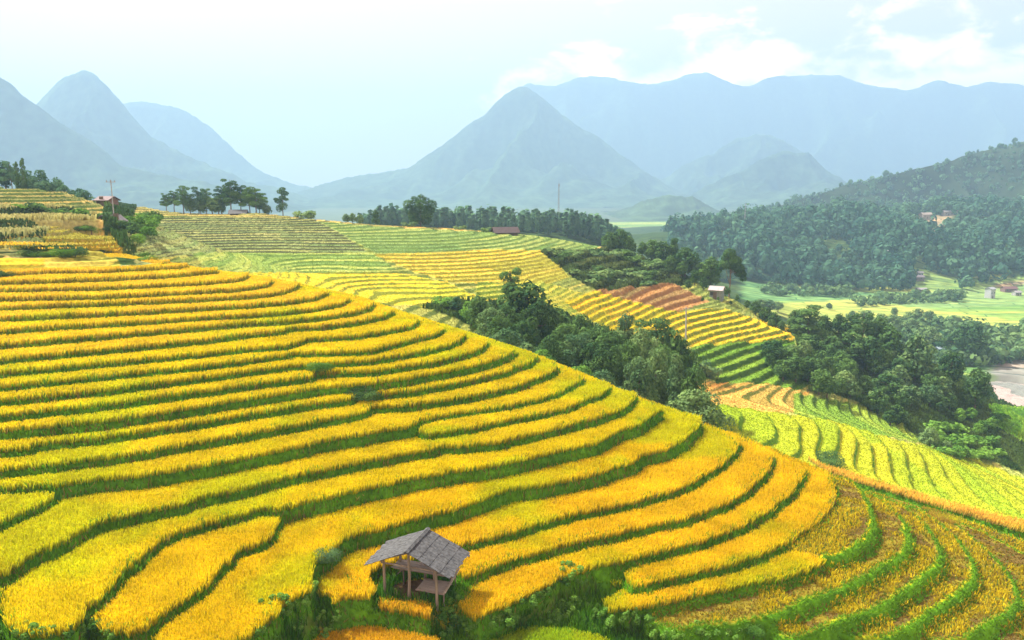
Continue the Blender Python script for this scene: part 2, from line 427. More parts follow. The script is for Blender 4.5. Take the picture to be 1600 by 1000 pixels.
# ------------------------------------------------------------------ the middle ground: back slope, gully, lower spur, forested bluff
mp_ = []
def A(px, py, y): mp_.append(at(px, py, y))
def Z(px, py, z): mp_.append(atz(px, py, z))
def P(x, y, z): mp_.append(np.array([x, y, z], float))
for a in ((0,380,95),(100,378,95),(178,383,94),(0,345,112),(0,315,132),(0,292,152),(100,300,150),(165,321,150),(140,345,122),(90,362,104),(-100,345,112),(-100,300,150)): A(*a)
for a in ((-110,185,-2.5),(-130,152,1.5),(-110,230,-8)): P(*a)
for a in ((195,372,101),(186,348,118),(203,333,142),(60,372,99),(20,372,99)): A(*a)
for a in ((225,323,222),(260,345,207),(300,375,190),(330,400,174),(250,385,184),(400,333,219),(400,360,204),(450,400,173),(470,425,159),(240,360,198),(213,366,196),(215,345,209),(207,386,184),
          (520,345,225),(560,380,189),(560,420,161),(580,455,146),(700,357,228),(700,380,192),(700,400,175),(700,440,153),(720,470,141),(850,370,232),(850,390,200),(850,410,180),(850,450,157),
          (950,388,238),(960,430,200),(960,470,172),(960,510,157),(1030,410,235),(1050,450,205),(1060,500,178),(1080,540,165),
          (1150,470,205),(1160,500,190),(1150,540,174),(1150,580,160),(1120,615,148),(1235,520,190),(1230,560,176),(1250,600,163),(1300,640,152),(1400,680,145),(1430,690,143)): A(*a)
for a in ((-4,112,-24),(-18,106,-21),(10,112,-29),(22,110,-36),(-35,116,-17.5),(-55,118,-13.5),(34,106,-40)): P(*a)
for a in ((1130,640,-38),(1230,655,-40),(1235,690,-40),(1300,660,-42),(1290,712,-42),(1350,680,-44.5),(1385,750,-44.5),(1400,690,-46.3),(1450,770,-46.3),(1450,705,-48),(1520,780,-48),(1520,738,-51),(1600,800,-51),(1600,768,-53.5),(1680,800,-56)): Z(*a)
for a in ((1450,694,158),(1590,700,176),(1250,560,200),(1350,600,190),(1450,640,182),(1550,682,178),(1400,540,215),(1300,520,215),(1500,592,215)): A(*a)
for a in ((110,250,-74),(150,220,-73),(60,300,-72),(120,290,-77),(170,260,-77),(200,300,-78),(130,180,-64),(-60,265,-17),(0,285,-25),(60,275,-42),(190,200,-75),(230,240,-76),(100,140,-58),(150,140,-70)): P(*a)
for a in ((-80,1005,-22),(60,1000,-23.6),(250,1012,-24.6),(450,985,-25.2),(600,1010,-26.6),(500,940,-25.0),(850,950,-27.3),(1050,1005,-29.2),(1300,1040,-31.5),(1600,1080,-34),(800,1080,-28),(300,1100,-25.5),(900,905,-26.6),(1800,950,-35),(1750,860,-38)): Z(*a)
H = RBF(mp_)
# field patches of the middle ground: outline as surveyed, terrace rise, tread colour, riser colour
PATCH = [
 ('default', None, 0.55, (0.34,0.37,0.09), (0.13,0.18,0.04)),
 ('upper_left', [(-400,270),(205,270),(205,350),(160,400),(-400,400)], 0.55, (0.42,0.38,0.13), (0.10,0.15,0.04)),
 ('upper_left_gold', [(70,352),(165,352),(200,392),(60,392)], 0.42, (0.46,0.42,0.07), (0.18,0.20,0.03)),
 ('upper_rice', [(-400,378),(66,378),(66,384),(180,384),(230,398),(330,425),(330,450),(-400,450)], 0.40, (0.74,0.50,0.04), (0.30,0.26,0.02)),
 ('ridge_gold', [(205,300),(420,300),(1000,370),(1000,400),(740,368),(480,343),(240,336),(205,340)], 0.42, (0.54,0.47,0.15), (0.20,0.20,0.06)),
 ('harvested_rows', [(200,338),(490,341),(535,365),(575,393),(330,398),(180,400)], 0.46, (0.31,0.37,0.13), (0.085,0.10,0.04)),
 ('green_rows', [(500,346),(620,355),(850,366),(950,383),(900,393),(760,388),(590,396),(540,368)], 0.46, (0.30,0.40,0.12), (0.13,0.21,0.055)),
 ('pale_green', [(300,394),(580,394),(620,420),(560,432),(330,425)], 0.42, (0.34,0.44,0.11), (0.14,0.23,0.05)),
 ('gold_rows', [(585,397),(760,389),(850,390),(890,432),(830,450),(700,438),(650,425)], 0.48, (0.58,0.48,0.07), (0.24,0.23,0.03)),
 ('bright_gold', [(380,425),(500,425),(620,425),(700,440),(745,462),(700,480),(560,470),(440,440)], 0.46, (0.64,0.56,0.05), (0.22,0.25,0.03)),
 ('green_gold', [(745,440),(850,440),(960,470),(940,500),(800,490),(740,468)], 0.55, (0.44,0.46,0.07), (0.14,0.21,0.03)),
 ('scrub', [(845,392),(1045,385),(1090,440),(1060,445),(930,452),(895,432)], 1.5, (0.09,0.14,0.04), (0.05,0.08,0.02)),
 ('red_soil', [(925,452),(1050,440),(1110,470),(1060,486),(980,470)], 1.0, (0.36,0.23,0.085), (0.25,0.135,0.05)),
 ('valley_gold', [(880,470),(930,452),(985,468),(1060,486),(1130,480),(1190,500),(1245,515),(1240,532),(1090,540),(960,520)], 0.85, (0.66,0.50,0.03), (0.15,0.18,0.02)),
 ('deep_green', [(1080,538),(1240,528),(1265,600),(1240,612),(1130,600),(1080,580)], 1.05, (0.15,0.28,0.03), (0.05,0.11,0.015)),
 ('orange', [(1085,595),(1200,598),(1265,612),(1270,640),(1190,648),(1085,630)], 0.6, (0.54,0.35,0.08), (0.14,0.16,0.03)),
 ('green_gold_low', [(1240,612),(1400,640),(1450,695),(1300,660),(1240,645)], 0.9, (0.22,0.33,0.04), (0.06,0.12,0.02)),
 ('dome', [(1100,626),(1190,640),(1300,655),(1410,688),(1500,705),(1800,830),(1800,900),(1300,740),(1090,660)], 0.95, (0.33,0.385,0.02), (0.12,0.24,0.02)),
 ('wild', [(1440,690),(1500,703),(1900,850),(1900,450),(1255,470),(1240,520),(1262,600),(1400,650)], 0.0, (0.08,0.14,0.03), (0.06,0.1,0.02)),
 ('riverbed', [(1553,548),(1700,540),(1700,640),(1590,636),(1560,625),(1545,600)], 0.0, (0.27,0.245,0.22), (0.3,0.3,0.3)),
 ('meadow', [(1543,634),(1590,636),(1700,640),(1700,690),(1600,692),(1560,668)], 0.0, (0.22,0.42,0.04), (0.1,0.2,0.02)),
 ('scrub_gully', [(700,470),(745,470),(880,490),(1080,560),(1085,640),(960,590),(760,515),(660,480)], 0.0, (0.05,0.10,0.02), (0.05,0.1,0.02)),
 ('ditch', [(165,318),(215,318),(205,350),(190,365),(215,392),(190,388),(160,350)], 0.0, (0.06,0.11,0.03), (0.05,0.1,0.02)),
 ('hedge_band', [(-400,312),(60,316),(150,333),(150,345),(80,352),(62,377),(-400,377)], 1.3, (0.30,0.33,0.12), (0.05,0.09,0.03)),
]
def mid_surface(x, y, amp=1.0):
    h = H(x, y) + (fbm(x * 0.045, y * 0.045, 21, 3) - 0.5) * np.where(y > 118, 0.7, 1.4) * amp
    px, py = to_px(x, y, h)
    front = y < 62
    pid = np.zeros(x.shape, np.int8)
    for i, p in enumerate(PATCH):
        if p[1]: pid[inpoly(px, py, p[1])] = i
    pid[front] = -1
    rise = np.array([p[2] for p in PATCH] + [0.0])[pid]
    ph = np.array([(i * 0.377) % 1.0 for i in range(len(PATCH))] + [0.0])[pid]
    hw = h + (fbm(x * 0.22, y * 0.22, 5, 2) - 0.5) * 0.2
    # walls between fields within a patch: shift the phase across irregular columns
    colw = np.floor((x + 0.25 * y + (fbm(x*0.05, y*0.05, 33, 2)-.5) * 25) / 33.0)
    ph = ph + hash2(colw, colw * 0 + pid, 5) * 0.45
    s = np.where(rise > 0, rise, 1.0)
    q = hw / s + ph
    k = np.floor(q); f = q - k
    w = np.where(np.array([p[0] == 'dome' for p in PATCH] + [False])[pid], 0.12, 0.26)
    zt = (k + smooth01((f - (1 - w)) / w) - ph) * s
    riser = (f > 1 - w)
    z = np.where(rise > 0, zt + 0.04 * (fbm(x, y, 8, 2) - .5), h + (fbm(x * 0.3, y * 0.3, 12, 4) - 0.5) * 1.2)
    tc_ = np.array([p[3] for p in PATCH] + [(0.07, 0.13, 0.02)])[pid]
    rc_ = np.array([p[4] for p in PATCH] + [(0.07, 0.13, 0.02)])[pid]
    fh = hash2(k, pid.astype(float) * 7 + colw * 3, 77)
    ja = np.where(np.array([p[0] in ('dome', 'valley_gold', 'bright_gold') for p in PATCH] + [False])[pid], 0.12, 0.40); jit = (1 + ja * (fh - .5))[..., None]
    hue = np.stack([1 + (fh - .5) * 0.35, np.ones_like(fh), np.ones_like(fh)], -1)
    c = np.where((riser & (rise > 0))[..., None], rc_, tc_ * jit * hue)
    c = c * (0.8 + 0.4 * fbm(x * 0.8, y * 0.8, 41, 3))[..., None]
    return z, c, pid, riser & (rise > 0)

si = np.clip(np.arange(NY)[:, None] + np.round(woby * 0.42 / GC).astype(int), 0, NY - 1); sj = np.clip(np.arange(NX)[None, :] + np.round(wobx * 0.42 / GC).astype(int), 0, NX - 1)
LEV = LEV[si, sj]
inside = LEV >= 0
# near grid heights
zb, cb, pidb, rsb = mid_surface(PX, PY)
inside = LEV >= 0
ZT = np.where(inside, ZL[np.clip(LEV, 0, None)], zb)
stub = np.isin(LEV, [i for i, l in enumerate(LIPS) if l[0] in ('n25','n26','n27','n28','n29','n30','n31')])
n25i = [l[0] for l in LIPS].index('n25')
cpx, cpy = to_px(PX, PY, ZT)
uncut = ((LEV == n25i) & (cpx < np.minimum(1240 + (cpy - 857) * 3.4, 1292) + 16 * (fbm(PX, PY, 19, 2) - .5))) | (stub & inpoly(cpx, cpy, [(1436,786),(1470,788),(1512,812),(1490,818),(1455,806)]))
stub &= ~uncut
SINK = np.where(stub, 0.06, 0.50)
ZG = np.where(inside, ZT - SINK, zb)
LEV[(LEV >= 0) & (LEV <= 3) & (PY > 88) & (zb > ZL[np.clip(LEV, 0, None)] - 0.3)] = -1
inside = LEV >= 0
ZT = np.where(inside, ZL[np.clip(LEV, 0, None)], zb)
cutpx, cutpy = to_px(PX, PY, ZT)
HUT = atz(652, 846, -22.05)
hd = np.hypot((PX - HUT[0]) / 3.1, (PY - HUT[1]) / 2.05)
hut_zone = hd < 1.0
ZG = np.where(hd < 1.25, ZG * smooth01((hd - 0.9) / 0.35) + (-25.35) * (1 - smooth01((hd - 0.9) / 0.35)), ZG)
ZQ = np.where(inside, ZT, -60.0)
lowmin = minfilt(np.where(inside, ZT, zb - 0.0), 2)
lowmin4 = minfilt(np.where(inside, ZT, zb), 5)
lowmin3 = minfilt(np.where(inside, ZT, zb), 3)
edge = inside & (ZT - lowmin > 0.18)                 # at the lip
edge4 = inside & (ZT - lowmin3 > 0.18)
himax = -minfilt(-np.where(inside, ZT, -99), 2)
foot = inside & (himax - ZT > 0.18)                  # at the foot of the wall above
ZS = boxblur(boxblur(ZG, 1), 1)
ZS = ZS + (fbm(PX * 1.3, PY * 1.3, 50, 3) - 0.5) * 0.10
# colours
LCOL = {}
def lc(name):
    if name[0] == 'a': return (0.78, 0.52, 0.035)
    n = int(name[1:].rstrip('ab'))
    if n <= 5: return (0.80, 0.57, 0.03)
    if n <= 8: return (0.78, 0.58, 0.02)
    if n <= 18: return (0.72, 0.58, 0.010)
    if n == 19: return (0.74, 0.60, 0.008)
    if n == 20: return (0.76, 0.57, 0.008)
    if n <= 25: return (0.80, 0.57, 0.012)
    return (0.42, 0.30, 0.035)
LC = np.array([lc(l[0]) for l in LIPS] + [(0.74, 0.46, 0.016)] * 2 + [(0.34, 0.48, 0.015), (0.90, 0.58, 0.08)])
tread = LC[np.clip(LEV, 0, None)]
mott = fbm(PX * 0.16, PY * 0.16, 60, 4)
mott2 = fbm(PX * 0.55, PY * 0.55, 61, 4)
greenish = smooth01((mott - 0.48) / 0.22)
gmix = np.where(LEV <= 8, 0.25, 0.75)[..., None] * greenish[..., None]
tread = tread * (1 - gmix) + np.array((0.58, 0.60, 0.008)) * gmix
tread = tread * (0.84 + 0.32 * mott2[..., None])
GREEN = np.array((0.17, 0.42, 0.014))
DGREEN = np.array((0.07, 0.22, 0.015)); SOIL = np.array((0.12, 0.085, 0.04))
wallc = DGREEN * (1 - mott2[..., None]) + GREEN * mott2[..., None]
UPW = np.clip((14 - LEV) / 11.0, 0, 1)[..., None]       # the upper walls are short and hidden by ripe straw
UPW = np.where(stub[..., None], 0, UPW)
wallc = wallc * (1 - UPW) + np.array((0.34, 0.31, 0.02)) * UPW
gcol = np.where((edge | foot)[..., None], wallc * 0.8, tread * np.array((0.6, 0.62, 0.7)))
stubc = np.where((mott2 > 0.52)[..., None], np.array((0.12, 0.085, 0.022)), np.array((0.20, 0.165, 0.018)))
gcol = np.where((stub & ~edge4 & ~foot)[..., None], stubc, gcol)
gcol = np.where(inside[..., None], gcol, cb)
gcol = np.where((hd < 1.2)[..., None], np.where((hd < 0.62)[..., None], SOIL * (0.4 + mott2[..., None]), wallc), gcol)

def grid_mesh(name, X, Y, Zz, C, keep=None, smooth=True):
    ny, nx = X.shape
    v = np.stack([X, Y, Zz], -1).reshape(-1, 3)
    i = np.arange(ny * nx).reshape(ny, nx)
    q = np.stack([i[:-1, :-1], i[:-1, 1:], i[1:, 1:], i[1:, :-1]], -1).reshape(-1, 4)
    c = C.reshape(-1, 3)
    if keep is not None:
        kk = keep[:-1, :-1].ravel()
        q = q[kk]
        used = np.unique(q); remap = np.full(ny * nx, -1); remap[used] = np.arange(len(used))
        v = v[used]; c = c[used]; q = remap[q]
    return np_mesh(name, v, q, 4, c, smooth)
# leave out the corners of the slope the lens cannot reach from anywhere near
fr = (np.abs(PX) < 0.78 * PY + 14)
o = obj('terraced_hillside', grid_mesh('terraced_hillside', PX, PY, ZS, gcol, fr), M_ground)
tag(o, kind='structure')
MC = 0.42
mx_ = np.arange(-150, 215, MC); my_ = np.arange(60, 312, MC)
MX, MY = np.meshgrid(mx_, my_)
zm, cm_, pidm, rsm = mid_surface(MX, MY)
inn = (MX > GX0 + 1.2) & (MX < GX1 - 1.2) & (MY < GY1 - 1.2)
keep = ~inn & (np.abs(MX) < 0.74 * MY + 40)
keep &= ~((MX < GX0 + 0.2) & (MY < 90))
o = obj('back_hillside', grid_mesh('back_hillside', MX, MY, zm, cm_, keep), M_ground)
tag(o, kind='structure')

# ------------------------------------------------------------------ rice and grass: blades of their own
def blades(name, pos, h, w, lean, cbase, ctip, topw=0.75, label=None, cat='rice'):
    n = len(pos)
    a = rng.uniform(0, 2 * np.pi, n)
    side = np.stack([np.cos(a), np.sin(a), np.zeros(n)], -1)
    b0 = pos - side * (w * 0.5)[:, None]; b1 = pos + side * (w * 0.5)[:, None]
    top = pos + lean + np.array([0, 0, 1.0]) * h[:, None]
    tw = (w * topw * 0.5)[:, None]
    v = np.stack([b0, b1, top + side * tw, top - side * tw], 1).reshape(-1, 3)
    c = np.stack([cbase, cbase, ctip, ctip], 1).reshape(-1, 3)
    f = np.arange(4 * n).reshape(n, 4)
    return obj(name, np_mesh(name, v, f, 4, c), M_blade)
def sample(n, dens0, dnear, dfar, dref):
    """random plan points, thinner with distance"""
    x = rng.uniform(GX0, GX1, n); y = rng.uniform(GY0, GY1, n)
    keep = np.abs(x) < 0.70 * y + 6
    x, y = x[keep], y[keep]
    d = np.hypot(x, y)
    p = np.clip((dref / d) ** 2, 0.0, 1.0)
    k = rng.random(len(x)) < p
    return x[k], y[k], d[k]
def cell(x, y):
    i = np.clip(np.round((y - GY0) / GC).astype(int), 0, NY - 1); j = np.clip(np.round((x - GX0) / GC).astype(int), 0, NX - 1)
    return i, j
area = (GX1 - GX0) * (GY1 - GY0)
x, y, d = sample(int(area * 480), 0, 0, 0, 40.0)
i, j = cell(x, y)
rice_ok = inside[i, j] & ~stub[i, j] & ~foot[i, j] & (hd[i, j] > 1.02)
rice_ok &= ~(edge[i, j] & (rng.random(len(x)) < 0.35))
# the little gold patches that were left uncut among the stubble
xi, yi, ii, jj, dd = x[rice_ok], y[rice_ok], i[rice_ok], j[rice_ok], d[rice_ok]
n = len(xi)
rf = np.clip(dd / 40.0, 0.8, 3.0)
tall = 0.50 * (0.90 + 0.18 * rng.random(n)) * (0.94 + 0.12 * vnoise(xi * 1.5, yi * 1.5, 4))
e = edge[ii, jj]
base = np.stack([xi, yi, ZT[ii, jj] - 0.52], -1)
wind = np.stack([0.03 + 0.12 * (vnoise(xi * 0.2, yi * 0.2, 90) - .5), -0.03 + 0.1 * (vnoise(xi * 0.2, yi * 0.2, 91) - .5), 0 * xi], -1)
lean = wind + rng.normal(0, 0.10, (n, 3)) * np.array([1, 1, 0.0])
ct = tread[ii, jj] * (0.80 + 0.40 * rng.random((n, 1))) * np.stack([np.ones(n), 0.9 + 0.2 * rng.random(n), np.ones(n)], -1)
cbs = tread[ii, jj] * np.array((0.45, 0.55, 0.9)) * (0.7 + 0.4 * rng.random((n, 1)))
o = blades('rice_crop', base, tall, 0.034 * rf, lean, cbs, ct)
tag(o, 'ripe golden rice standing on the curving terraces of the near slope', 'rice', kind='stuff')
# grass on the walls and the wild ground at the foot of the picture
x, y, d = sample(int(area * 230), 0, 0, 0, 36.0)
i, j = cell(x, y)
wall = inside[i, j] & (edge[i, j] | foot[i, j])
wildg = (~inside[i, j]) & (y < 62) & (hd[i, j] > 0.6)
bund = stub[i, j] & edge4[i, j]
hz = (hd[i, j] < 1.5) & (hd[i, j] > 0.58)
ok = wall | wildg | bund | hz
x, y, d, i, j = x[ok], y[ok], d[ok], i[ok], j[ok]
n = len(x); rf = np.clip(d / 36.0, 0.8, 3.0)
bnd = stub[i, j] & edge4[i, j]
wg = (~inside[i, j])
tallg = (0.20 + 0.28 * rng.random(n)) * np.where(bnd | stub[i, j], 0.5, 1.0) * np.where(wg, 0.8 + 2.2 * fbm(x * .5, y * .5, 95, 3) ** 1.5, 1.0)
gz = ZS[i, j]
gcx = wallc[i, j] * (0.6 + 0.9 * rng.random((n, 1)))
tuft = smooth01((fbm(x * 0.9, y * 0.9, 97, 3) - 0.52) / 0.12)
tallg = tallg * (1 + np.where(stub[i, j] | (LEV[i, j] < 9), 0.15, 0.5) * tuft)
gcx = gcx * (1 - 0.35 * tuft[:, None]) + np.array((0.16, 0.36, 0.02)) * 0.35 * tuft[:, None]
straw = (rng.random((n, 1)) < 0.10 + 0.25 * smooth01((fbm(x * .6, y * .6, 98, 3) - .5) / .15)[:, None]); gcx = np.where(straw, np.array((0.30, 0.24, 0.06)) * (0.5 + 0.8 * rng.random((n, 1))), gcx)
bright = np.array((0.16, 0.34, 0.02))
gcx = np.where(bnd[:, None], bright * (0.6 + 0.7 * rng.random((n, 1))), gcx)
gcx = np.where(wg[:, None], (DGREEN * 0.8 + np.array((0.14, 0.26, 0.0)) * np.clip(fbm(x * .4, y * .4, 96, 3)[:, None] - .3, 0, 1)) * (0.6 + 0.9 * rng.random((n, 1))), gcx)
lean = rng.normal(0, 0.13, (n, 3)) * np.array([1, 1, 0])
o = blades('bank_grass', np.stack([x, y, gz - 0.03], -1), tallg, 0.06 * rf, lean, gcx * 0.8, gcx, 0.35)
tag(o, 'green grass growing on the banks between the rice terraces', 'grass', kind='stuff')
# stubble and regrowth on the cut terraces
x, y, d = sample(int(area * 200), 0, 0, 0, 40.0)
i, j = cell(x, y)
ok = stub[i, j] & ~edge4[i, j]
x, y, d, i, j = x[ok], y[ok], d[ok], i[ok], j[ok]
m2 = fbm(x * 0.45, y * 0.45, 63, 4)
px_, py_ = to_px(x, y, ZS[i, j])
ok = (rng.random(len(x)) < np.clip((m2 - 0.24) * 3.4, 0.3, 1.0))
x, y, d, i, j, m2 = x[ok], y[ok], d[ok], i[ok], j[ok], m2[ok]
n = len(x); rf = np.clip(d / 40.0, 0.8, 3.0)
yel = smooth01((m2 - 0.40) / 0.15)[:, None]
cc = (np.array((0.24, 0.165, 0.025)) * (1 - yel) + np.array((0.55, 0.44, 0.015)) * yel) * (0.6 + 0.8 * rng.random((n, 1)))
gr = (rng.random((n, 1)) < 0.15); cc = np.where(gr, np.array((0.16, 0.24, 0.03)), cc)
o = blades('rice_stubble', np.stack([x, y, ZS[i, j] - 0.02], -1), 0.10 + 0.18 * rng.random(n) * (0.4 + yel[:, 0]), 0.06 * rf, rng.normal(0, 0.08, (n, 3)) * np.array([1, 1, 0]), cc * 0.8, cc, 0.7)
tag(o, 'brown and yellow stubble with regrowth on the cut terraces', 'stubble', kind='stuff')
# tufts on the middle ground fields
def mid_tufts(name, nsamp, label, cat):
    x = rng.uniform(-140, 190, nsamp); y = rng.uniform(88, 300, nsamp)
    k = (np.abs(x) < 0.70 * y + 8) & (rng.random(nsamp) < np.clip((130 / y) ** 1.6, 0, 1))
    x, y = x[k], y[k]
    i2, j2 = cell(x, y)
    innear = (x > GX0) & (x < GX1) & (y < GY1)
    k = ~(innear & inside[i2, j2])
    x, y = x[k], y[k]
    z, c, pid, rs = mid_surface(x, y)
    k = ~np.isin(pid, [i for i, p in enumerate(PATCH) if p[0] == 'riverbed'])
    x, y, z, c, pid, rs = x[k], y[k], z[k], c[k], pid[k], rs[k]
    n = len(x)
    rough = np.isin(pid, [i for i, p in enumerate(PATCH) if p[2] == 0 or p[0] in ('scrub', 'hedge_band')])
    h = np.where(rough, 0.35 + 0.6 * rng.random(n), 0.12 + 0.12 * rng.random(n)) * np.where(rs, 0.7, 1)
    w = np.where(rough, 0.34, 0.15) * (y / 150)
    cc = c * (0.82 + 0.36 * rng.random((n, 1)))
    o = blades(name, np.stack([x, y, z - 0.04], -1), h, w, rng.normal(0, 0.1, (n, 3)) * np.array([1, 1, 0]), cc * 0.85, cc, 0.8)
    tag(o, label, cat, kind='stuff')
mid_tufts('field_crop', 900000, 'rice and grass covering the terraces and rough ground beyond the near slope', 'crops')
# ------------------------------------------------------------------ far ground
fp = []
def FA(px, py, y): fp.append(at(px, py, y))
def FZ(px, py, z): fp.append(atz(px, py, z))
def FP(x, y, z): fp.append(np.array([x, y, z], float))
for a in ((1200,470,-75),(1400,490,-75),(1600,500,-75),(1300,465,-75),(1550,600,-76),(1500,540,-76),(1700,480,-75),(1800,560,-76),(1600,660,-76),(1650,620,-77)): FZ(*a)
for a in ((1100,350,720),(1100,430,560),(1200,345,780),(1200,440,565),(1300,340,800),(1300,444,575),(1400,345,820),(1450,333,850),(1400,440,590),(1550,330,860),(1550,452,600),(1600,340,850),(1600,455,590),(1420,400,640),(1480,390,660),
          (1200,360,960),(1300,360,1050),(1420,356,1120),(1600,350,1200),(1750,340,1300)): FA(*a)
for a in ((600,352,420),(750,362,420),(900,366,420),(960,372,430),(570,356,420),(500,352,430)): FA(*a)
for a in ((-60,280,-30),(0,300,-40),(60,320,-60),(150,350,-75),(-250,280,-10),(-250,450,-40),(-100,520,-62),(0,560,-66),(60,520,-68),(200,900,-62),(250,1200,-66),(0,900,-72),(-300,900,-72),(0,1500,-78),(-600,700,-70),(-900,1500,-78),
          (500,1500,-76),(900,1700,-60),(600,1300,-40),(-700,300,-30),(700,300,-70),(900,700,-20),(300,400,-75),(400,420,-75)): FP(*a)
HF = RBF(fp)
fx = np.arange(-700, 1000, 6.0); fy = np.arange(215, 1750, 6.0)
FX, FY = np.meshgrid(fx, fy)
def far_surface(x, y):
    h = HF(x, y)
    amp = np.clip((h + 73) / 20, 0.0, 1)
    h = h + amp * (fbm(x * 0.012, y * 0.012, 71, 4) - 0.5) * 16
    return h
FZZ = far_surface(FX, FY)
fpx, fpy = to_px(FX, FY, FZZ)
flat = FZZ < -72.0
fcol = np.empty(FX.shape + (3,)); fcol[:] = (0.05, 0.085, 0.028)
strips = fbm(FX * 0.004, FY * 0.05, 81, 2)
vcol = np.array((0.20, 0.31, 0.08)) * (0.8 + 0.5 * strips[..., None])
vcol = np.where((strips > 0.58)[..., None], np.array((0.34, 0.38, 0.08)), vcol)
vcol = np.where((strips < 0.36)[..., None], np.array((0.14, 0.26, 0.07)), vcol)
fcol = np.where(flat[..., None], vcol, fcol)
for poly, c in (([(1160,440),(1400,462),(1400,472),(1160,470)], (0.12,0.24,0.09)), ([(1405,400),(1480,400),(1500,430),(1480,455),(1420,450)], (0.17,0.26,0.08)),
                ([(1430,338),(1490,336),(1470,366),(1415,356)], (0.34,0.25,0.15)), ([(1560,440),(1620,436),(1620,458),(1560,458)], (0.30,0.20,0.14)),
                ([(1330,462),(1700,440),(1700,475),(1440,482)], (0.21,0.32,0.11)), ([(1190,476),(1330,468),(1600,502),(1700,520),(1700,545),(1400,512),(1200,492)], (0.33,0.37,0.09)),
                ([(1555,545),(1700,535),(1700,650),(1560,640),(1545,600)], (0.30,0.27,0.24)), ([(1545,628),(1700,620),(1700,690),(1570,680)], (0.26,0.44,0.04)),
                ([(1410,500),(1640,520),(1640,545),(1550,560),(1400,600),(1380,540)], (0.14,0.23,0.06))):
    fcol = np.where(inpoly(fpx, fpy, poly)[..., None], np.array(c), fcol)
midbox = (FX > -145) & (FX < 210) & (FY < 304)
M_valley, t, o_ = new_mat('valley_fields')
a_ = N(t, 'ShaderNodeVertexColor', layer_name='Col'); g_ = N(t, 'ShaderNodeTexCoord'); m_ = N(t, 'ShaderNodeMapping'); m_.inputs['Rotation'].default_value = (0, 0, 0.22)
n_ = N(t, 'ShaderNodeTexNoise'); n_.inputs['Scale'].default_value = 0.012; n_.inputs['Detail'].default_value = 3
t.links.new(g_.outputs['Object'], n_.inputs['Vector'])
vm = N(t, 'ShaderNodeVectorMath', operation='MULTIPLY_ADD'); vm.inputs[1].default_value = (46, 46, 0)
t.links.new(n_.outputs['Color'], vm.inputs[0]); t.links.new(g_.outputs['Object'], vm.inputs[2]); t.links.new(vm.outputs[0], m_.inputs[0])
b_ = N(t, 'ShaderNodeTexBrick'); b_.inputs['Scale'].default_value = 1.0; b_.inputs['Brick Width'].default_value = 46; b_.inputs['Row Height'].default_value = 7.5
b_.inputs['Mortar Size'].default_value = 0.7; b_.inputs['Mortar Smooth'].default_value = 0.4; b_.offset = 0.37; b_.squash = 1.6
b_.inputs['Color1'].default_value = (0.62, 0.72, 0.7, 1); b_.inputs['Color2'].default_value = (1.15, 1.05, 0.9, 1); b_.inputs['Mortar'].default_value = (0.30, 0.42, 0.42, 1)
t.links.new(m_.outputs[0], b_.inputs['Vector'])
n2 = N(t, 'ShaderNodeTexNoise'); n2.inputs['Scale'].default_value = 0.12; n2.inputs['Detail'].default_value = 6; t.links.new(g_.outputs['Object'], n2.inputs['Vector'])
r2 = N(t, 'ShaderNodeMapRange'); r2.inputs['From Min'].default_value = 0.3; r2.inputs['From Max'].default_value = 0.7; r2.inputs['To Min'].default_value = 0.7; r2.inputs['To Max'].default_value = 1.25; t.links.new(n2.outputs['Fac'], r2.inputs[0])
x1 = N(t, 'ShaderNodeVectorMath', operation='MULTIPLY'); t.links.new(a_.outputs['Color'], x1.inputs[0]); t.links.new(b_.outputs['Color'], x1.inputs[1])
x2 = N(t, 'ShaderNodeVectorMath', operation='SCALE'); t.links.new(x1.outputs[0], x2.inputs[0]); t.links.new(r2.outputs[0], x2.inputs['Scale'])
d_ = N(t, 'ShaderNodeBsdfDiffuse'); t.links.new(x2.outputs[0], d_.inputs['Color']); t.links.new(d_.outputs[0], o_.inputs['Surface'])
o = obj('valley_floor', grid_mesh('valley_floor', FX, FY, np.where(midbox, FZZ - 14, FZZ), fcol), M_valley)
tag(o, kind='structure')
# finer river bed and meadow at the right edge of the middle ground is part of the back hillside colours
mb = MB(); mb.poly([(-8400, -350, -84), (8400, -350, -84), (8400, 8350, -84), (-8400, 8350, -84)])
g = mb.build('ground', plain_mat('plain_ground', (0.07, 0.10, 0.04), 0.95, 0.02))
tag(g, kind='structure')

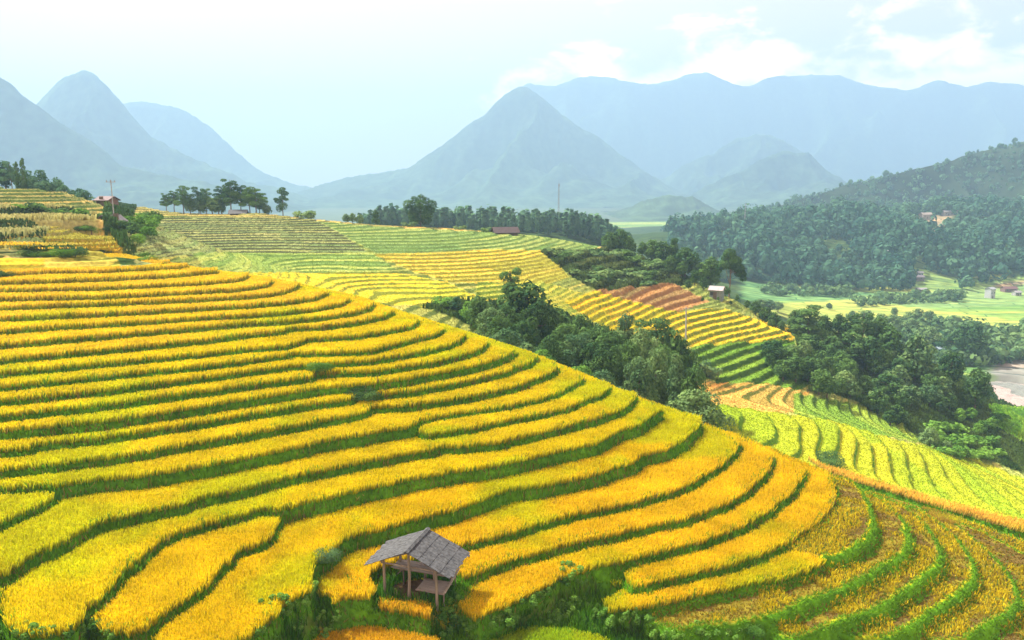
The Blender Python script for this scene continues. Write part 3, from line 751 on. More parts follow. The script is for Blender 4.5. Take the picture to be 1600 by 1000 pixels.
# ------------------------------------------------------------------ mountains
M_mtn = attr_mat('mountain_forest', 0.03, 0.5, bump=0.0)
def mountain(name, prof, yd, depth, seed, base=-84, rough=1.0, n=260, m=46, dark=1.0):
    yd *= 1.42; depth *= 1.42
    xs = np.linspace(prof[0][0], prof[-1][0], n)
    ys = np.interp(xs, [p[0] for p in prof], [p[1] for p in prof])
    # soften the corners of the outline
    k = np.array([1, 2, 3, 2, 1.0]); k /= k.sum()
    ys = np.convolve(np.pad(ys, 2, mode='edge'), k, 'valid')
    sc = yd / F
    ys = ys - (fbm(xs * 0.045, xs * 0 + seed, seed, 5) - 0.5) * 9 * rough - (fbm(xs * 0.4, xs * 0 + seed, seed + 3, 2) - .5) * 1.6 * rough
    top = np.array([at(a, b, yd) for a, b in zip(xs, ys)])
    v = np.linspace(-1, 1, 2 * m + 1)
    V, I = np.meshgrid(v, np.arange(n), indexing='ij')
    X = top[I, 0] * 1.0; T = top[I, 2]
    Y = yd + V * depth
    prof_ = (1 - np.abs(V)) ** 1.25
    rid = 1 - np.abs(2 * fbm(X / (130 * sc) + np.abs(V) * 0.9, V * 1.1 + seed, seed + 5, 5) - 1) ** 0.8
    Zz = base + (T - base) * prof_ * (1 - (1 - rid) * 1.7 * np.minimum(np.abs(V) * 4, 1) * (1 - np.abs(V) * 0.4)) + (fbm(X * 0.02, Y * 0.02, seed + 8, 4) - .5) * 14 * np.minimum(np.abs(V) * 6, 1)
    Y = Y + (fbm(X / (250 * sc), X * 0 + 1, seed + 9, 3) - 0.5) * depth * 0.35 * (1 - np.abs(V))
    c = np.empty(X.shape + (3,)); c[:] = (0.06, 0.10, 0.045)
    c *= dark; c *= (0.3 + 1.4 * fbm(X * 0.012, Y * 0.012, seed + 10, 4))[..., None]
    o = obj(name, grid_mesh(name, X, Y, Zz, c), M_mtn); tag(o, kind='structure')
    return X, Y, Zz
mountain('mountain', [(-420,40),(-200,20),(-80,60),(0,100),(30,125),(60,152),(110,192),(160,225),(200,258),(260,275),(330,285),(390,305),(470,345)], 1750, 520, 1)
mountain('mountain', [(-60,240),(0,205),(66,150),(100,122),(130,109),(150,116),(180,152),(230,214),(280,240),(330,262),(400,290),(450,300),(520,330)], 2250, 600, 2)
mountain('mountain', [(60,190),(120,170),(200,156),(260,164),(280,172),(330,203),(370,238),(420,272),(470,290),(520,296),(600,310)], 3100, 700, 3)
mountain('mountain', [(400,330),(480,296),(560,276),(640,262),(690,228),(740,190),(790,146),(812,133),(835,142),(870,170),(920,205),(960,232),(1000,262),(1040,290),(1090,310),(1150,330)], 2700, 650, 4)
mountain('mountain', [(700,250),(780,170),(825,132),(860,140),(905,121),(950,124),(1000,133),(1050,128),(1095,113),(1130,130),(1170,140),(1200,122),(1250,117),(1300,118),(1350,134),(1420,141),(1450,127),(1500,140),(1545,128),(1600,134),(1700,120),(1900,90),(2100,120)], 4000, 800, 5)
mountain('mountain', [(960,330),(1010,290),(1060,262),(1110,240),(1150,215),(1200,210),(1240,232),(1280,258),(1330,300),(1400,330)], 3000, 500, 6)
mountain('mountain', [(1040,330),(1100,290),(1160,262),(1220,236),(1260,240),(1300,272),(1350,310),(1420,335)], 2350, 420, 9)
mountain('hill', [(930,352),(970,333),(1010,312),(1040,304),(1080,308),(1110,325),(1150,350)], 1500, 260, 7)

# ------------------------------------------------------------------ far woods as one mass
def wood(name, pts, hts, label, mat, nper=26, seed=0, spread=0.36, var=1.0, cone=0.0, ls=0.13):
    r = np.random.default_rng(seed)
    n = len(pts); hts = np.asarray(hts)
    u = r.normal(0, 1, (n, nper, 3)); u /= np.linalg.norm(u, axis=2, keepdims=True)
    rad = r.uniform(0.75, 1.0, (n, nper, 1))
    ww = (np.exp(r.normal(0, 0.35 * var, n)) * spread)[:, None]
    p = pts[:, None, :] + u * rad * np.stack([hts[:, None] * ww * np.ones((1, nper)), hts[:, None] * ww * np.ones((1, nper)), hts[:, None] * 0.42 * np.ones((1, nper))], -1)
    p[..., :2] = pts[:, None, :2] + (p[..., :2] - pts[:, None, :2]) * (1 - cone * (u[..., 2:] * 0.5 + 0.5))
    p[..., 2] += hts[:, None] * 0.56
    s = (np.minimum(hts, 11)[:, None] * ls * r.uniform(0.5, 1.4, (n, nper)))[..., None]
    t1 = r.normal(0, 1, (n, nper, 3)); t1 -= 0.75 * u * np.sum(t1 * u, 2, keepdims=True); t1 /= np.linalg.norm(t1, axis=2, keepdims=True)
    t2 = np.cross(u, t1); t2 /= np.linalg.norm(t2, axis=2, keepdims=True)
    vs = np.stack([p - t1 * s - t2 * s, p + t1 * s - t2 * s, p + t1 * s + t2 * s, p - t1 * s + t2 * s], 2).reshape(-1, 3)
    cl_ = np.clip(fbm(pts[:, 0] * 0.02, pts[:, 1] * 0.014, 7, 3) * 2.2 - 0.75, 0, 1)[:, None]
    cv = np.clip(cl_ * 0.5 + r.random((n, 1)) ** 1.5 * 0.45 + r.random((n, nper)) * 0.3, 0, 1).reshape(-1)
    c = np.repeat(cv, 4)[:, None] * np.ones(3)
    o = obj(name, np_mesh(name, vs, np.arange(len(vs)).reshape(-1, 4), 4, c), mat)
    tag(o, label, 'forest', kind='stuff')
def scatter_px(n, region, seed, ymin, ymax, surf, slope_clip=None):
    r = np.random.default_rng(seed)
    out = []
    tot = 0
    while tot < n:
        y = r.uniform(ymin, ymax, 40000); x = r.uniform(-0.75, 0.75, 40000) * y
        z = surf(x, y); px, py = to_px(x, y, z)
        ok = np.zeros(len(x), bool)
        for poly in region: ok |= inpoly(px, py, poly)
        out.append(np.stack([x, y, z], -1)[ok]); tot += ok.sum()
        if ok.sum() == 0: break
    return np.concatenate(out)[:n]
p = scatter_px(7500, [[(1045,350),(1200,340),(1450,330),(1700,320),(1700,440),(1560,440),(1505,455),(1470,430),(1430,425),(1425,455),(1300,455),(1180,440),(1100,440),(1045,420)]], 5, 480, 960, far_surface)
p = p[~inpoly(*to_px(p[:, 0], p[:, 1], p[:, 2]), [(1432,338),(1500,336),(1470,364),(1415,356)])]
dn = fbm(p[:, 0] * 0.02, p[:, 1] * 0.012, 88, 3)
p = p[(dn > 0.40) | (np.random.default_rng(3).random(len(p)) < 0.35)]
dn = fbm(p[:, 0] * 0.03, p[:, 1] * 0.02, 89, 3)
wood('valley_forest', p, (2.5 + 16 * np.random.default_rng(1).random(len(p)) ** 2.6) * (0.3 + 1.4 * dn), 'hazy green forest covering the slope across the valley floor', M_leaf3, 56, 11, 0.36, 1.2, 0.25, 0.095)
hX, hY, hZ = mountain('hill', [(1130,372),(1165,345),(1200,332),(1250,319),(1300,307),(1350,292),(1420,273),(1500,252),(1560,237),(1600,227),(1750,187),(1900,150),(2050,160)], 790, 390, 14, rough=0.7, dark=0.5)
r_ = np.random.default_rng(23)
a_i = r_.integers(0, 50, 9000); b_i = r_.integers(0, hX.shape[1] - 1, 9000)
fa, fb = r_.random(9000), r_.random(9000)
def bl(A_): return (A_[a_i, b_i] * (1 - fa) + A_[a_i + 1, b_i] * fa) * (1 - fb) + (A_[a_i, b_i + 1] * (1 - fa) + A_[a_i + 1, b_i + 1] * fa) * fb
p = np.stack([bl(hX), bl(hY), bl(hZ) - 1.0], -1)
ppx, ppy = to_px(p[:, 0], p[:, 1], p[:, 2]); p = p[(ppx > 1120) & (ppx < 1680) & (ppy < 362) & (p[:, 2] > -70)]
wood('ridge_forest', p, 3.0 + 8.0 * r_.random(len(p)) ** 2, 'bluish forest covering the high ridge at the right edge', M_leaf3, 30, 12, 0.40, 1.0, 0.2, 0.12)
# the pine wood behind the crest of the back hillside
r_ = np.random.default_rng(9)
px_ = r_.uniform(560, 985, 1100); yy = r_.uniform(395, 520, 1100)
pp = np.array([at(a, 360, b) for a, b in zip(px_, yy)]); pp[:, 2] = far_surface(pp[:, 0], pp[:, 1])
tt = np.interp(px_, [560,600,680,760,800,850,900,930,960,985], [334,319,322,322,322,326,327,330,350,364])
topz = np.array([at(a, b, c)[2] for a, b, c in zip(px_, tt, yy)])
hh = np.clip((topz - pp[:, 2]) * (0.45 + 0.62 * r_.random(1100) ** 1.6), 4, 34)
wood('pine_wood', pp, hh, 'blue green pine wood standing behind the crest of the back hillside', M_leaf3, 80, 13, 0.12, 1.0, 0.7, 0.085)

p = scatter_px(900, [[(1375,505),(1620,515),(1620,560),(1545,575),(1480,575),(1400,560)], [(1190,452),(1330,455),(1330,466),(1190,462)], [(1330,470),(1500,462),(1500,472),(1340,480)]], 16, 240, 700, far_surface)
wood('valley_thicket', p, 1.5 + 5.5 * np.random.default_rng(4).random(len(p)) ** 2, 'green thicket of shrubs over the valley floor beside the river', M_leaf2, 40, 17, 0.55)
# ------------------------------------------------------------------ trees
def crown_mesh(name, clumps, nleaf, size, seed, flat=0.0, droop=0.0):
    """many leaf-sized faces over the clumps of a crown; clumps = (x, y, z, rx, rz)"""
    r = np.random.default_rng(seed)
    V = []; Cc = []
    wts = np.array([c[3] ** 2 for c in clumps]); wts = wts / wts.sum()
    for (cx, cy, cz, rx, rz), wt in zip(clumps, wts):
        n = max(12, int(nleaf * wt))
        u = r.normal(0, 1, (n, 3)); u[:, 2] += 0.25; u /= np.linalg.norm(u, axis=1, keepdims=True)
        rad = r.uniform(0.55, 1.05, (n, 1)) ** 0.6
        p = np.array([cx, cy, cz]) + u * rad * np.array([rx, rx, rz])
        nrm = u * 1.4 + r.normal(0, 0.5, (n, 3)); nrm[:, 2] += 0.3; nrm /= np.linalg.norm(nrm, axis=1, keepdims=True)
        t1 = np.cross(nrm, r.normal(0, 1, (n, 3))); t1 /= np.linalg.norm(t1, axis=1, keepdims=True)
        t2 = np.cross(nrm, t1)
        s = (size * r.uniform(0.6, 1.3, (n, 1)))
        V.append(np.stack([p - t1 * s, p - t2 * s * 0.62, p + t1 * s, p + t2 * s * 0.62], 1).reshape(-1, 3))
        cl = r.random() * 0.6
        Cc.append(np.repeat(np.clip(cl + 0.4 * r.random(n), 0, 1), 4))
    V = np.concatenate(V); Cc = np.concatenate(Cc)[:, None] * np.ones(3)
    return np_mesh(name, V, np.arange(len(V)).reshape(-1, 4), 4, Cc)
def trunk_mesh(name, h, r0, limbs, seed, bend=0.1):
    r = random.Random(seed); mb = MB()
    pts = [(0, 0, -0.6)]; rad = [r0 * 1.25]
    for k in range(1, 6):
        t = k / 5; pts.append((r.uniform(-bend, bend) * h * 0.3 * t, r.uniform(-bend, bend) * h * 0.3 * t, h * t)); rad.append(r0 * (1 - 0.72 * t))
    mb.tube(pts, rad, 7)
    for (tx, ty, tz, t0) in limbs:
        a = Vector((0, 0, h * t0)); b = Vector((tx, ty, tz)); m = (a + b) / 2 + Vector((0, 0, -0.1 * h * 0.2))
        mb.tube([a, m, b], [r0 * 0.5, r0 * 0.33, r0 * 0.12], 5)
    return mb.mesh(name)
PROTO = {}
def make_proto(key, clumps, th, tr, nleaf, size, seed, limbs=()):
    nleaf = int(nleaf * 2.2); size *= 0.68
    PROTO[key] = (crown_mesh('crown', clumps, nleaf, size, seed), trunk_mesh('trunk', th, tr, limbs, seed))
def rnd_clumps(seed, n, R_, z0, z1, rr, shape='round'):
    r = random.Random(seed); out = []
    for k in range(n):
        t = (k + 0.5) / n; z = z0 + (z1 - z0) * t
        if shape == 'round': w = R_ * math.sqrt(max(0.05, 1 - (2 * t - 0.9) ** 2))
        elif shape == 'cone': w = R_ * (1.05 - t)
        elif shape == 'col': w = R_ * (0.7 + 0.3 * math.sin(t * 3.1))
        elif shape == 'layer': w = R_ * (0.6 + 0.5 * r.random()) * (1.1 - 0.5 * t)
        a = k * 2.4 + r.uniform(-.5, .5); q = w * math.sqrt(r.uniform(0.15, 0.75))
        s = rr * r.uniform(0.75, 1.25) * (1.15 - 0.45 * t)
        out.append((math.cos(a) * q, math.sin(a) * q, z, s, s * (0.8 if shape != 'layer' else 0.42)))
    return out
def limbs_for(cl, k=6): return [(c[0] * 0.9, c[1] * 0.9, c[2], 0.35 + 0.5 * i / k) for i, c in enumerate(cl[::max(1, len(cl) // k)][:k])]
for s in range(4):       # ten metres tall, broad and clumpy
    c = rnd_clumps(20 + s, 17, 3.3, 2.6, 8.8, 1.75); make_proto('broad%d' % s, c, 8.0, 0.26, 2600, 0.30, 40 + s, limbs_for(c))
for s in range(2):
    c = rnd_clumps(30 + s, 14, 2.3, 1.6, 9.2, 1.35, 'cone'); make_proto('cone%d' % s, c, 9.0, 0.2, 2000, 0.27, 50 + s, limbs_for(c))
for s in range(2):
    c = rnd_clumps(34 + s, 13, 1.1, 1.0, 9.4, 1.0, 'col'); make_proto('tall%d' % s, c, 9.2, 0.16, 1800, 0.25, 54 + s)
for s in range(3):
    c = rnd_clumps(37 + s, 12, 3.4, 3.2, 9.3, 1.75, 'layer'); make_proto('layer%d' % s, c, 9.2, 0.2, 1900, 0.27, 58 + s, limbs_for(c, 8))
c = [(math.cos(a) * q, math.sin(a) * q, 2.5 + 1.6 * k, 1.15, 1.6) for k in range(4) for a, q in [(k * 1.3 + j * 1.57, 1.6 + 0.25 * k) for j in range(4)]] + [(0.4, 0, 9.2, 0.9, 1.3), (-1.4, 0.4, 8.8, 0.8, 1.2), (2.1, 0, 8.4, 0.8, 1.3)]
make_proto('bamboo', c, 8.0, 0.1, 3200, 0.28, 70, [(a[0], a[1], a[2], 0.1) for a in c[::2]])
c = [(-1.3, 0, 6.8, 1.2, 1.0), (-0.2, 0.3, 8.8, 1.3, 1.2), (0.6, -0.2, 7.6, 1.5, 1.0), (1.4, 0, 6.2, 1.4, 0.9), (2.1, 0.2, 5.0, 1.2, 0.8), (2.6, 0, 4.1, 0.7, 0.7), (-0.9, 0.5, 7.9, 1.0, 0.9), (0.4, 0.4, 6.6, 1.3, 0.8), (-2.0, 0, 6.2, 0.7, 0.6)]
make_proto('leaning', c, 8.4, 0.17, 2000, 0.27, 72, limbs_for(c))
c = [(0, 0, 6.2, 1.6, 0.7), (1.0, 0.2, 7.6, 1.8, 0.9), (-0.9, -0.1, 8.2, 1.3, 0.8), (0.3, 0, 9.0, 1.4, 0.7), (1.6, 0, 5.6, 1.2, 0.5), (-1.6, 0.2, 5.0, 1.8, 0.8), (-2.6, 0, 5.6, 1.2, 0.6), (0.2, 0, 3.4, 2.0, 1.4), (-1.4, 0, 2.6, 1.6, 1.3)]
make_proto('ridge', c, 8.6, 0.2, 1900, 0.27, 73, limbs_for(c))
for s in range(3):
    r = random.Random(80 + s)
    c = [(r.uniform(-1.0, 1.0), r.uniform(-1.0, 1.0), r.uniform(0.35, 1.15), r.uniform(0.5, 0.8), r.uniform(0.4, 0.65)) for _ in range(8)]
    make_proto('bush%d' % s, c, 0.9, 0.05, 2200, 0.075, 90 + s)
for s in range(4):       # the same trees with fewer, larger leaf clusters, for the far ones
    c = rnd_clumps(20 + s, 17, 3.3, 2.6, 8.8, 1.75); make_proto('fbroad%d' % s, c, 8.0, 0.26, 620, 0.62, 140 + s, limbs_for(c))
for s in range(3):
    r = random.Random(180 + s)
    c = [(r.uniform(-1.0, 1.0), r.uniform(-1.0, 1.0), r.uniform(0.35, 1.15), r.uniform(0.45, 0.8), r.uniform(0.4, 0.7)) for _ in range(8)]
    make_proto('fbush%d' % s, c, 0.9, 0.05, 200, 0.30, 190 + s)
    c = [(r.uniform(-1.1, 1.1), r.uniform(-1.1, 1.1), r.uniform(0.2, 1.2), r.uniform(0.25, 0.5), r.uniform(0.3, 0.6)) for _ in range(11)]
    make_proto('weed%d' % s, c, 0.9, 0.03, 420, 0.17, 290 + s)
def ground_z(x, y):
    xa = np.array([float(x)]); ya = np.array([float(y)])
    if GX0 < x < GX1 and y < GY1:
        i, j = cell(xa, ya); return float(ZS[i[0], j[0]])
    if y < 305 and -140 < x < 205: return float(mid_surface(xa, ya)[0][0])
    return float(far_surface(xa, ya)[0])
TREES = []
def tree(proto, px, py_top, y, hpx=None, label=None, name='tree', cat='tree', group=None, mat=None, wide=1.0, base_py=None):
    """a tree standing at distance y whose top reaches py_top; or of height hpx pixels"""
    p = at(px, py_top, y); gz = ground_z(p[0], y)
    if hpx is None: hgt = max(p[2] - gz, 1.2)
    else: hgt = hpx * y / F
    if proto.startswith('bush') and hgt > 2.8: proto = random.choice(('broad0', 'broad1', 'broad2', 'broad3')); wide = min(wide, 1.15)
    if y > 118 and (proto.startswith('broad') or proto.startswith('bush')): proto = 'f' + proto
    nom = 10.0 if 'bush' not in proto else 1.7
    s = hgt / nom
    root = empty(name, (p[0], y, gz), random.uniform(0, 6.28) if proto not in ('leaning', 'ridge') else 0.0, (s * wide, s * wide, s))
    cm, tm = PROTO[proto]
    m = mat or M_leaf
    key = (proto, m.name)
    if key not in PROTO:
        c2 = cm if not cm.materials else cm.copy()
        if cm.materials: c2.materials.clear()
        c2.materials.append(m); PROTO[key] = c2
    obj('trunk', tm, M_bark, root); link(bpy.data.objects.new('crown', PROTO[key]), root)
    tag(root, label, cat, group); TREES.append(root)
    return root
def pick(*a): return random.choice(a)
BR = ('broad0', 'broad1', 'broad2', 'broad3')
# gully behind the near slope
G = 'trees filling the gully behind the near slope'
tree('tall0', 799, 413, 124, label='tallest narrow plume-topped tree rising out of the gully', wide=1.1)
tree('broad1', 824, 436, 122, label='dark rounded tree just right of the tallest plume tree in the gully')
tree('broad0', 768, 476, 110, label='pale green rounded tree at the left end of the gully wood', mat=M_leaf2)
tree('cone0', 978, 487, 121, label='conical olive tree in the middle of the gully wood', mat=M_leaf2, wide=0.95)
tree('layer0', 1026, 490, 126, label='spiky-topped tree on the gully edge left of the leaning wire pole')
tree('cone1', 1058, 546, 104, label='pale conical tree standing alone at the right end of the gully wood', mat=M_leaf2, wide=0.62)
tree('broad2', 1088, 562, 103, label='thin open-crowned tree beside the pale conical tree, right end of the gully', wide=0.5)
for px, py, y in ((748,462,121),(792,474,116),(815,496,108),(846,468,128),(868,478,122),(884,500,113),(906,486,126),(936,502,117),(1002,505,118),(1050,508,122),(1066,524,125),
                  (926,530,104),(962,535,104),(1000,552,101),(1026,538,108),(858,520,103),(838,470,118),(895,520,106),(955,512,112),(985,525,108),(1040,535,112),(780,492,106),(912,512,110)):
    tree(pick(*BR), px, py + random.uniform(-3, 3), y, label='dark green tree crowded among others in the gully wood', group=G, wide=random.uniform(0.8, 1.0) if px < 960 else random.uniform(0.5, 0.72), mat=pick(M_leaf, M_leaf, M_leaf2))
for px, py, y in ((735,468,126),(760,470,128),(712,462,132),(690,462,134),(820,530,97),(845,541,95),(905,566,92),(1090,604,99),(790,508,99),(940,574,93)):
    tree(pick('bush0', 'bush1', 'bush2'), px, py, y, label='low leafy bush along the rim of the gully', name='bush', cat='bush', group='bushes along the gully rim', mat=pick(M_bush, M_leaf2), wide=1.3)
# trees on the right end of the back hillside
tree('leaning', 1143, 388, 214, label='tall bare-trunked tree with slanting crown right of the small shed')
tree('cone0', 1054, 370, 232, label='pointed tree at the top of the treed edge of the back hillside')
G2 = 'trees along the right edge of the back hillside'
for px, py, y in ((953,360,240),(968,355,240),(984,366,238),(1004,376,236),(1020,372,234),(1036,374,232),(1072,384,226),(1048,398,222),(1096,408,222),(1112,400,226),(1086,420,214),(1076,436,207),(1100,432,210),(1066,408,220),
                  (1134,446,208),(1152,460,206),(1168,468,205),(1182,468,206),(1196,478,204),(1210,486,202),(1098,470,199),(1122,472,200),(1142,474,200),(1205,498,196),(1222,500,196)):
    tree(pick(*BR), px, py, y, label='dark broadleaf tree on the right edge of the back hillside', group=G2, wide=random.uniform(0.8, 1.15))
# forested bluff
tree('tall1', 1266, 474, 204, label='tall thick columnar tree at the left top of the dark bluff', wide=2.3)
tree('layer1', 1352, 484, 206, label='broad flat-topped tree crowning the dark bluff')
tree('broad3', 1436, 520, 196, label='yellowish green round tree left of the blue-grey shed', mat=M_leaf2)
tree('broad0', 1490, 545, 198, label='dark tree right below the blue-grey shed', wide=0.9)
tree('broad1', 1530, 572, 190, label='dark tree at the right end of the bluff by the river bend', wide=0.8)
G3 = 'trees covering the dark bluff'
for px, py, y in ((1244,482,212),(1290,490,212),(1312,488,214),(1330,490,212),(1376,492,208),(1392,508,202),(1360,522,197),(1330,516,199),(1302,522,197),(1272,530,193),(1240,524,192),(1226,548,186),(1405,548,198),(1380,540,196),
                  (1250,556,187),(1222,570,180),(1246,580,180),(1270,560,188)):
    tree(pick(*BR), px, py, y, label='dark green tree in the dense wood covering the bluff', group=G3, wide=random.uniform(0.9, 1.2))
r_ = random.Random(44)
poly = [(1225,580),(1270,548),(1400,560),(1480,600),(1555,640),(1588,692),(1440,690),(1380,650),(1300,628)]
k = 0
while k < 62:
    px, py = r_.uniform(1215, 1590), r_.uniform(545, 692)
    if not inpoly(np.array([px]), np.array([py]), poly)[0]: continue
    # walk the sight line down to the ground
    y = 140.0
    while y < 240:
        p = at(px, py, y)
        if p[2] < float(H(p[0], y)): break
        y += 1.5
    tree(pick(*BR), px, 0, y, hpx=r_.uniform(26, 46), label='dark green tree in the dense wood covering the bluff', group=G3, wide=r_.uniform(1.0, 1.35), mat=pick(M_leaf, M_leaf, M_leaf, M_leaf2)); k += 1
tree('bush0', 1455, 668, 152, hpx=40, label='big pale bush at the end of the yellow-green dome field', name='bush', cat='bush', mat=M_leaf2, wide=1.2)
tree('bush1', 1498, 700, 148, hpx=24, label='small round bush right of the big pale bush', name='bush', cat='bush', mat=M_bush, wide=1.1)
tree('bush2', 1480, 690, 150, hpx=24, label='low bush between the big pale bush and the small round bush', name='bush', cat='bush', mat=M_leaf2, wide=1.2)
tree('bush2', 1302, 706, 113.5, hpx=20, label='dark bush on the rim between the near slope and the dome field', name='bush', cat='bush', mat=M_leaf, wide=1.6)
for k in range(26):
    px, py = r_.uniform(1530, 1640), r_.uniform(684, 738)
    y = 130.0
    while y < 240:
        p = at(px, py, y)
        if p[2] < float(H(p[0], y)): break
        y += 1.5
    tree(pick('bush0', 'bush1', 'bush2'), px, 0, y, hpx=r_.uniform(14, 26), label='bright green shrub in the thicket at the right edge', name='bush', cat='bush', group='shrubs in the thicket at the right edge', mat=M_bush, wide=1.5)
# valley trees beyond the bluff
def on_far(px, py):
    y = 225.0
    while y < 900:
        p = at(px, py, y)
        if p[2] < ground_z(p[0], y): return y
        y += 2
    return y
tree('broad2', 1522, 500, on_far(1522, 568), label='large spreading tree behind the blue-grey shed, left of the river')
G4 = 'trees and thickets on the valley floor by the river'
for px, py, hp in ((1500,552,44),(1545,560,42),(1535,576,30),(1470,530,34),(1440,525,34),(1420,520,30),(1480,512,30),(1465,508,22),(1500,505,20),(1395,512,26),(1370,508,20),(1560,545,22),(1580,556,20),(1595,540,18),(1570,530,16),(1540,525,16),(1425,540,24),(1405,535,24),(1560,604,20),(1548,590,26),(1515,596,24),(1440,495,14),(1330,487,12),(1590,522,14),(1230,495,22),(1215,492,20),(1245,495,18)):
    tree(pick(*BR), px, 0, on_far(px, py), hpx=hp, label='leafy tree in the valley thickets near the river', group=G4, mat=pick(M_leaf, M_leaf2, M_leaf2), wide=1.25)
# trees on the crest
tree('layer1', 358, 276, 226, label='tallest layered tree in the left crest grove', wide=0.9)
tree('layer2', 284, 288, 226, label='layered tree in the middle of the left crest grove, left half', wide=0.95)
tree('ridge', 440, 291, 226, label='double-crowned tree on the crest right of the grove', wide=0.8)
tree('bamboo', 656, 306, 233, label='bushy bamboo clump alone on the crest', name='bamboo_clump', cat='bamboo', wide=1.55, mat=M_leaf)
tree('cone1', 586, 326, 232, label='small pointed tree on the crest left of the bamboo clump', wide=1.2)
for px, py in ((258,300),(270,296),(308,290),(320,292),(344,288),(374,284),(388,290),(398,290),(404,300)):
    tree(pick('layer0', 'layer1', 'layer2'), px, py, 226 + random.uniform(-2, 8), label='dark tree in the crest grove left of the double-crowned tree', group='trees of the left crest grove', wide=random.uniform(0.8, 1.1))
for px, py in ((296,307),(330,308),(340,306),(312,310),(416,318),(474,328),(540,333),(550,332),(562,334),(640,346),(720,352),(760,355),(486,336)):
    tree(pick('bush0', 'bush1', 'bush2'), px, py, 227, label='small shrub on the crest line of the back hillside', name='bush', cat='bush', group='shrubs along the crest', mat=M_leaf2, wide=1.4)
tree('tall1', 33, 244, 178, label='taller of the two spire trees behind the left slope', wide=0.55)
tree('tall0', 24, 250, 178, label='shorter of the two spire trees behind the left slope', wide=0.5)
for px, py, y in ((4,248,190),(14,250,188),(48,276,180),(60,262,178),(74,282,176),(88,276,178),(98,286,172),(122,291,170),(-20,240,190),(38,262,184),(130,294,168),(112,294,172),(66,280,175)):
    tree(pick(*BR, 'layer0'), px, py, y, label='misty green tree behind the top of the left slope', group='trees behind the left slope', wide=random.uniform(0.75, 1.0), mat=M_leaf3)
# hedges on the upper left
for px, py, y in [(a, b, c) for b, c, xs in ((352,104,(0,12,24,36,48,60,72,84,96)), (338,117,(45,58,72,85,98,112,125,140,155)), (324,128,(2,14,26,50,62,76,90,104,118,134,150,165)), (378,96.5,(0,12,24,36,48,60,70,78)), (366,101,(6,20,34,50,64,76))) for a in xs]:
    tree(pick('bush0', 'bush1', 'bush2'), px + random.uniform(-4, 4), 0, y + random.uniform(-.6, .6), hpx=random.uniform(9, 16), label='dark green bush in the hedge rows on the upper left slope', name='bush', cat='bush', group='bushes of the upper left hedge rows', mat=pick(M_leaf, M_bush), wide=1.7)
for px, py, y in ((206,336,150),(208,344,142),(200,352,134),(193,358,128),(184,352,130),(176,350,132),(178,364,118),(186,372,110),(190,366,116),(200,340,148),(197,380,102),(172,358,122)):
    tree(pick('bush0', 'bush1', 'bush2'), px, 0, y, hpx=random.uniform(14, 22), label='dark bush growing along the ditch left of the back hillside', name='bush', cat='bush', group='bushes along the ditch', mat=pick(M_leaf, M_bush), wide=1.3)
for k in range(64):
    px = r_.uniform(850, 1062); py = r_.uniform(396, 448)
    if px > 1045 or (px < 850 + (py - 396) * 1.4): continue
    y = 150.0
    while y < 260:
        p = at(px, py, y)
        if p[2] < float(H(p[0], y)): break
        y += 1.5
    tree(pick('bush0', 'bush1', 'bush2'), px, 0, y, hpx=r_.uniform(6, 13), label='scrubby bush on the fallow terraces above the red soil', name='bush', cat='bush', group='bushes on the fallow terraces', mat=pick(M_leaf, M_leaf2), wide=1.7)
for px, py, y in ((1128,585,0),(1135,600,0),(1095,520,0)):
    tree('bush1', px, 0, 155, hpx=20, label='small round bush at the foot of the green terraces', name='bush', cat='bush', group='bushes at the foot of the green terraces', mat=M_leaf2)
# foreground bushes
def fg(px, py, hm, label, mat=M_bush, proto='bush0', group=None, wide=1.2):
    y = 22.0
    while y < 95:
        p = at(px, py, y)
        if p[2] < ground_z(p[0], y): break
        y += 0.25
    root = empty('bush', (p[0], y, ground_z(p[0], y)), random.uniform(0, 6.28), (hm / 1.7 * wide, hm / 1.7 * wide, hm / 1.7))
    cm, tm = PROTO[proto]; key = (proto, mat.name)
    if key not in PROTO:
        c2 = cm if not cm.materials else cm.copy(); c2.materials.clear(); c2.materials.append(mat); PROTO[key] = c2
    obj('stem', tm, M_bark, root); link(bpy.data.objects.new('foliage', PROTO[key]), root)
    tag(root, label, 'bush', group)
fg(498, 585, 1.3, 'grassy bush on the near slope, upper of the two at the terrace ends', proto='bush1', wide=1.3)
fg(570, 630, 1.5, 'dark grassy bush on the near slope, lower of the two at the terrace ends', M_leaf, 'bush2')
fg(4, 438, 1.3, 'small bush at the left edge among the upper terraces', M_leaf, 'bush1')
fg(1178, 992, 0.8, 'low bush at the bottom edge beside the stubble terraces', proto='bush1')
fg(508, 888, 1.0, 'reddish-stemmed bush on the bank left of the field hut', M_leaf2, 'bush2')
for px, py in ((420,985),(445,975),(470,962),(495,975),(430,955),(460,990),(480,940),(410,998),(505,992),(520,965),(700,960),(690,975),(720,985),(745,975),(705,945),(735,990),(690,995)):
    fg(px, py, r_.uniform(0.5, 0.9), 'leafy weed bush on the bank around the foot of the field hut', M_bush, pick('weed0', 'weed1', 'weed2'), 'weed bushes around the foot of the hut')
for px, py in ((800,965),(825,960),(850,950),(870,930),(890,945),(905,925),(920,950),(880,965),(940,968),(960,975),(910,970),(860,975),(980,985),(930,985),(1000,990),(780,975),(890,905),(845,930),(1030,998),(1060,1000),(1100,1000),(1140,996)):
    fg(px, py, r_.uniform(0.5, 1.0), 'light green weed bush in the thicket between the hut and the stubble', M_bush, pick('weed0', 'weed1', 'weed2'), 'weed bushes right of the hut')
for px, py in ((10,995),(40,998),(70,996),(100,994),(130,988),(155,992),(-10,985),(180,998)):
    fg(px, py, r_.uniform(0.5, 0.9), 'light green weed bush at the bottom left corner below the rice', M_bush, pick('weed0', 'weed1', 'weed2'), 'weed bushes at the bottom left')

